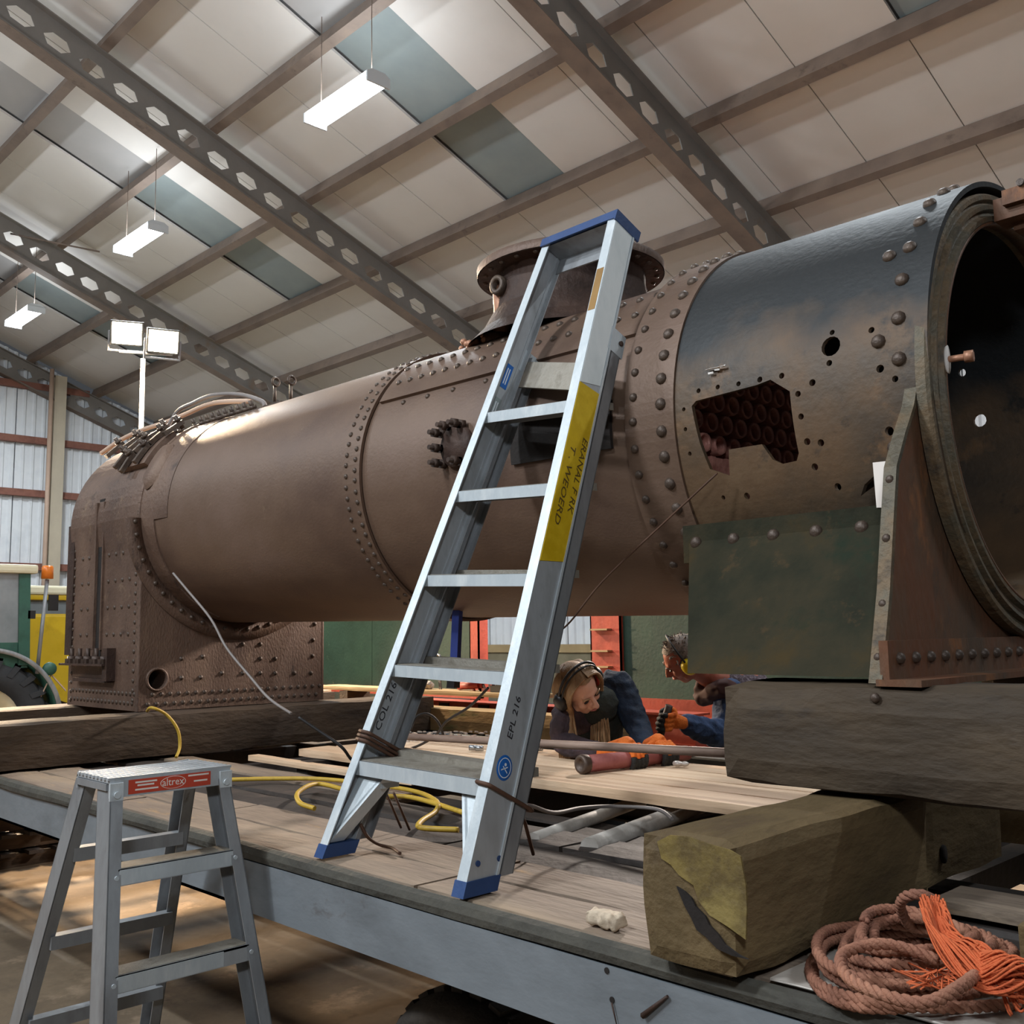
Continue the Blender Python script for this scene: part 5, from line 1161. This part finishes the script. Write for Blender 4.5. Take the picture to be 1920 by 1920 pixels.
def glove(parent, wrist, jc, ax, up, cam_, label, rad=.034, curl=(84, -72), spread=.021, sg=1):
    """gloved hand closed round a bar: jc centre on the bar, ax bar axis, cam_ side facing out"""
    fr = rad + .011
    def ar(a, off, r=fr): a = math.radians(a); return jc + ax*off + (cam_*math.cos(a) + up*math.sin(a))*r
    o = MB(); b = MB()
    kn = [ar(84, (i-1.5)*spread*sg, fr+.004) for i in range(4)]
    pc = ar(118, 0, fr+.014)
    o.tube([wrist, wrist.lerp(pc, .5), pc, ar(92, 0, fr+.006)], [.028, .032, .036, .024], 12)
    for i in range(4): o.ball(kn[i], .0135, 8)
    ln = [.88, 1.0, .95, .78]
    for i in range(4):
        off = (i-1.5)*spread*sg; a1 = curl[0] + (curl[1]-curl[0])*ln[i]
        A = [curl[0] + (a1-curl[0])*k/8 for k in range(9)]
        o.tube([ar(a, off, fr+(.003 if k % 3 == 0 else 0)) for k, a in enumerate(A[:5])], [.0125, .0122, .0118, .0120, .0112], 10)
        b.tube([ar(a, off, fr+.0005) for a in A[4:]], [.0122, .0122, .0116, .0108, .0085], 10); b.ball(ar(A[-1], off), .0085, 6)
    th = [pc - ax*sg*.018, ar(140, -2.0*spread*sg, fr+.010), ar(180, -2.3*spread*sg), ar(215, -2.1*spread*sg), ar(240, -1.8*spread*sg)]
    o.tube(smooth_path(th[:3], 4), .0135, 10); b.tube(smooth_path(th[2:], 4), .0130, 10); b.ball(th[-1], .0125, 6)
    g = part('glove', remesh(o, .0035, 1), 'glove_orange', parent, label)
    part('glove_fingertips', remesh(b, .0035, 1), 'glove_black', g, 'black rubber dipped fingers'); 
    return g
def limb(m, pts, rr, n=14): m.tube(smooth_path(pts, 5), [rr[0]+(rr[-1]-rr[0])*0 if False else _r(rr, i/(5*(len(pts)-1))) for i in range(5*(len(pts)-1)+1)], n); m.ball(pts[0], rr[0], 8); m.ball(pts[-1], rr[-1], 8)
def _r(rr, t):
    x = t*(len(rr)-1); i = min(int(x), len(rr)-2); return rr[i] + (rr[i+1]-rr[i])*(x-i)
# ---- first worker
hc = at(1086, 1292, 4.42)
f, h, s = orth(RT*.62 - UP*.42 + TC*.62, -RT*.40 + UP*.85 + TC*.25)
shR, shL = at(1158, 1284, 4.60), at(1064, 1340, 4.45)
nk = hc - f*.045 - h*.17
chest = (shR+shL)/2 + Vector((-.07, .07, -.10)); pel = chest + Vector((-.16, .17, -.19)); pel.z = .92
Wm = thing('person', (pel.x, pel.y, 0), 'worker with long fair hair bending over the boards, gloved hands on the red ram', 'person')
jm = lambda t_: ja.lerp(jb, t_)
upv = Vector((0, 0, 1)); cam_ = jd.cross(upv).normalized()
if cam_.dot(TC) < 0: cam_ = -cam_
gL, gR = jm(.46), jm(.76)
wrL = at(1128, 1424, 4.22); wrL.z = max(wrL.z, 1.11); wrR = at(1214, 1398, 4.32)
elL, elR = at(1060, 1392, 4.40), at(1196, 1362, 4.48)
body = head_mb(hc, f, h, s)
body.tube([nk+h*.05, nk, chest+Vector((0, 0, .12)), chest, pel.lerp(chest, .5), pel], [.05, .055, .09, .115, .11, .12], 16)
limb(body, [shL, elL, wrL], [.042, .036, .026]); limb(body, [shR, elR, wrR], [.042, .036, .026])
for k in (-1, 1):
    hip = pel + Vector((.09*k, 0, -.02)); limb(body, [hip, hip+Vector((.02*k, -.02, -.42)), hip+Vector((.03*k, .02, -.82))], [.075, .052, .036])
bo = part('body', remesh(body, .006, 2), 'skin', Wm)
eyes(bo, hc, f, h, s, 'lips')
jk = MB()
jk.tube([chest+Vector((0, 0, .17)), chest+Vector((0, 0, .09)), chest, pel.lerp(chest, .5), pel+Vector((0, 0, .02))], [.075, .125, .145, .135, .145], 18)
jk.ball((shR+shL)/2+Vector((0, 0, -.02)), .115, 10, (1, 1, .8))
jk2 = MB(); limb(jk2, [chest.lerp(shL, .55), shL, elL, wrL.lerp(elL, .1)], [.080, .068, .056, .038]); jk3 = MB(); limb(jk3, [chest.lerp(shR, .55), shR, elR, wrR.lerp(elR, .08)], [.085, .072, .056, .040])
def folds(mb, amp=.008, sc=22):
    for v in mb.v: v += noise.noise_vector(Vector((v.x*sc, v.y*sc, v.z*sc*1.6)))*amp
    return mb
part('jacket_body', folds(remesh(jk, .008, 2)), 'scarf_dark', Wm, 'black jacket front')
part('sleeve', folds(remesh(jk2, .006, 2)), 'jacket_plum', Wm, 'dusty plum coloured sleeve')
part('sleeve', folds(remesh(jk3, .006, 2)), 'denim_navy', Wm, 'navy sleeve')
tr = MB()
for k in (-1, 1):
    hip = pel + Vector((.09*k, 0, -.02)); limb(tr, [hip, hip+Vector((.02*k, -.02, -.42)), hip+Vector((.03*k, .02, -.80))], [.095, .072, .06])
tr.ball(pel, .145, 10)
part('trousers', remesh(tr, .009, 2), 'trouser_dark', Wm)
for k in (-1, 1):
    a = pel + Vector((.12*k, .02, 0)); part('boot', remesh(MB().tube([Vector((a.x, a.y+.06, .05)), Vector((a.x, a.y-.05, .05)), Vector((a.x, a.y-.16, .035))], [.05, .05, .04], 12).tube([Vector((a.x, a.y+.03, .04)), Vector((a.x, a.y+.03, .16))], .05, 12), .007, 2), 'black_plastic', Wm)
glove(Wm, wrL, gL, jd, upv, cam_, 'orange work glove nearest the ram end'); glove(Wm, wrR, gR, jd, upv, cam_, 'orange work glove farther along the ram')
# scarf
sc_ = MB()
for k in range(3):
    pp = []
    for i in range(21):
        a = 2*PI*i/20; pp.append(nk + (s*math.cos(a)*.078 + f*(math.sin(a)*.072+.015)) + h*(.028 - .030*k + .010*math.sin(2*a+k)))
    sc_.tube(pp, .026, 8)
sc_.tube([nk+f*.08, nk+f*.10-h*.08, chest+f*.11+UP*.02], [.03, .035, .03], 8)
part('scarf', folds(remesh(sc_, .006, 1), .006, 30), 'scarf_dark', Wm)
# hair
hm = MB(); Mh = Matrix((s, f, h)).transposed(); n = 18; vs = []; keep = {}
cap = MB().ball(Vector((0, 0, 0)), 1, 18)
fs = [fc for fc in cap.f if not (max(cap.v[i].y for i in fc) > .42 and min(cap.v[i].z for i in fc) < .52) and min(cap.v[i].z for i in fc) > -.75]
hm.add([hc + s*(v.x*.083) + f*(v.y*.104-.014) + h*(v.z*.100+.030) for v in cap.v], fs, True)
random.seed(5)
for k in range(190):
    sd = 1 if k % 2 else -1
    b0 = random.uniform(-.07, .055); a_ = random.uniform(.0, .75)
    p0 = hc + h*(.128-.25*abs(b0)) + f*b0 + s*sd*.008
    p1 = hc + s*sd*(.070) + f*(b0*.8+random.uniform(-.01, .01)) + h*(.085)
    p2 = hc + s*sd*(.090+random.uniform(0, .008)) + f*(b0*.9) + h*(.02)
    p3 = hc + s*sd*(.086+random.uniform(-.004, .012)) + f*(b0*.7+.01) - h*.055
    ln = random.uniform(.16, .36)
    p4 = p3 + Vector((0, 0, -ln*.55)) + s*sd*random.uniform(-.015, .02) + f*random.uniform(-.01, .025)
    p5 = p4 + Vector((0, 0, -ln*.45)) + RT*random.uniform(-.01, .02)
    hm.tube(smooth_path([p0, p1, p2, p3, p4, p5], 4), [.0055]*15+[.005, .0045, .004, .0032, .0025, .0012], 5, caps=False)
part('hair', hm, 'hair_blond', Wm)
# ear defenders
bd = MB(); bd.tube([hc + s*math.cos(math.radians(a))*.108 + h*(.030+math.sin(math.radians(a))*.112) + f*-.005 for a in range(-8, 189, 8)], .0060, 8)
bd.tube([hc + s*math.cos(math.radians(a))*.106 + h*(.026+math.sin(math.radians(a))*.108) + f*.012 for a in range(-8, 189, 8)], .0045, 8)
ed = part('ear_defenders', bd, 'black_plastic', Wm)
for k in (-1, 1):
    cc = hc + s*k*.098 + h*.0 - f*.004
    part('ear_cup', MB().lathe([(0, .030), (.026, .028), (.036, .015), (.038, 0), (0, 0)], basis(cc, f, h*1.2, s*k), 20), 'black_plastic' , ed)
    part('cup_pad', MB().lathe([(.02, 0), (.038, -.002), (.040, -.012), (.02, -.014)], basis(cc, f, h*1.2, s*k), 20, close=True), 'red_tool', ed)
# ---- second worker, half hidden behind the saddle
hc = at(1281, 1236, 4.95)
f, h, s = orth(-RT*.80 - UP*.62 - TC*.12, -RT*.40 + UP*.72 + TC*.25)
nk = hc - f*.04 - h*.17
sh2 = at(1372, 1305, 4.95); chest = at(1395, 1345, 5.1); pel = chest + Vector((.10, .12, -.1)); pel.z = .92
elb, wr2, fist = at(1352, 1372, 4.85), at(1282, 1356, 4.62), at(1246, 1352, 4.56)
Mn = thing('person', (pel.x, pel.y, 0), 'worker with yellow ear muffs and blue denim sleeve half hidden behind the smokebox saddle', 'person')
body = head_mb(hc, f, h, s)
body.tube([nk+h*.05, nk, chest+Vector((0, 0, .15)), chest, pel], [.055, .06, .11, .13, .13], 16)
limb(body, [sh2, elb, wr2], [.048, .042, .030]); 
sh3 = chest*2 - sh2 + Vector((.05, .1, -.02)); limb(body, [sh3, sh3+Vector((.02, .05, -.27)), sh3+Vector((-.1, -.2, -.3))], [.05, .042, .03])
for k in (-1, 1):
    hip = pel + Vector((.09*k, 0, -.02)); limb(body, [hip, hip+Vector((.02*k, -.02, -.42)), hip+Vector((.03*k, .02, -.82))], [.078, .055, .038])
bo = part('body', remesh(body, .006, 2), 'skin_ruddy', Mn); eyes(bo, hc, f, h, s, 'skin_ruddy')
jk = MB().tube([nk-h*.03, chest+Vector((0, 0, .12)), chest, pel], [.07, .145, .165, .165], 18); jk.ball(sh2.lerp(chest, .4), .11, 10)
part('shirt', folds(remesh(jk, .009, 2)), 'shirt_check', Mn, 'checked shirt')
vt = MB().tube(smooth_path([nk+f*.04-h*.0, nk+f*.085-h*.06, sh2.lerp(nk, .55)+TC*.07, sh2+TC*.02+UP*.02], 5), [.035]*4+[.045]*4+[.05]*4+[.05]*4, 12)
part('braces', folds(remesh(vt, .007, 2)), 'maroon', Mn, 'maroon collar')
j2 = MB(); limb(j2, [sh2, elb, elb.lerp(wr2, .9)], [.085, .072, .048]); part('sleeve', folds(remesh(j2, .007, 2), .010), 'denim_blue', Mn, 'blue denim sleeve')
j2 = MB(); limb(j2, [sh3, sh3+Vector((.02, .05, -.27)), sh3+Vector((-.1, -.2, -.3))], [.08, .065, .05]); part('sleeve', folds(remesh(j2, .007, 2)), 'denim_blue', Mn)
tr = MB(); tr.ball(pel, .16, 10)
for k in (-1, 1):
    hip = pel + Vector((.09*k, 0, -.02)); limb(tr, [hip, hip+Vector((.02*k, -.02, -.42)), hip+Vector((.03*k, .02, -.80))], [.10, .075, .062])
part('trousers', remesh(tr, .009, 2), 'denim_navy', Mn)
for k in (-1, 1):
    a = pel + Vector((.12*k, .02, 0)); part('boot', remesh(MB().tube([Vector((a.x, a.y+.06, .05)), Vector((a.x, a.y-.05, .05)), Vector((a.x, a.y-.16, .035))], [.05, .05, .04], 12).tube([Vector((a.x, a.y+.03, .04)), Vector((a.x, a.y+.03, .16))], .05, 12), .007, 2), 'black_plastic', Mn)
# the glove grips a short dark bar
gb = fist + TC*.01
glove(Mn, wr2, fist, (UP*.9+RT*.25+TC*.1).normalized(), (RT*.75+TC*.3).normalized(), (TC*.9-RT*.3).normalized(), 'orange work glove closed round a dark handle', rad=.020, curl=(100, -80), spread=.022, sg=-1)
solo('pry_bar', MB().cyl(fist-(UP*.9+RT*.25+TC*.1).normalized()*.09, fist+(UP*.9+RT*.25+TC*.1).normalized()*.075, .017, 12), 'stud_dark', 'short dark handle gripped in the orange glove of the half hidden worker', 'tool')
hr = MB(); random.seed(9)
for k in range(220):
    a = random.uniform(0, 2*PI); e = random.uniform(-.1, 1.5)
    d = s*math.cos(a)*math.cos(e)*.78 + f*math.sin(a)*math.cos(e)*1.0 + h*math.sin(e)
    if math.sin(a)*math.cos(e) > .55 : continue
    p = hc + h*.028 - f*.012 + d*.090; q = (d.normalized() + noise.noise_vector(d*9)*.9)
    hr.tube([p, p+q*.012, p+q*.022-UP*.004], [.0035, .0028, .001], 4, caps=False)
fs = [fc for fc in cap.f if not (max(cap.v[i].y for i in fc) > .30 and min(cap.v[i].z for i in fc) < .62) and min(cap.v[i].z for i in fc) > -.5]
hr.add([hc + s*(v.x*.080) + f*(v.y*.100-.014) + h*(v.z*.096+.030) for v in cap.v], fs, True)
part('hair', hr, 'hair_grey', Mn)
bd = MB().tube([hc + s*math.cos(math.radians(a))*.104 + h*(.030+math.sin(math.radians(a))*.115) - f*.005 for a in range(-8, 189, 8)], .0055, 8)
ed = part('ear_defenders', bd, 'black_plastic', Mn)
for k in (-1, 1):
    cc = hc + s*k*.086 - h*.002 - f*.008
    part('ear_cup', MB().lathe([(0, .036), (.026, .033), (.036, .020), (.039, 0), (0, 0)], basis(cc, f, h*1.15, s*k), 20), 'muff_yellow', ed, 'bright yellow ear cup')
    part('cup_pad', MB().lathe([(.02, 0), (.039, -.0), (.041, -.012), (.02, -.014)], basis(cc, f, h*1.15, s*k), 20, close=True), 'black_plastic', ed)
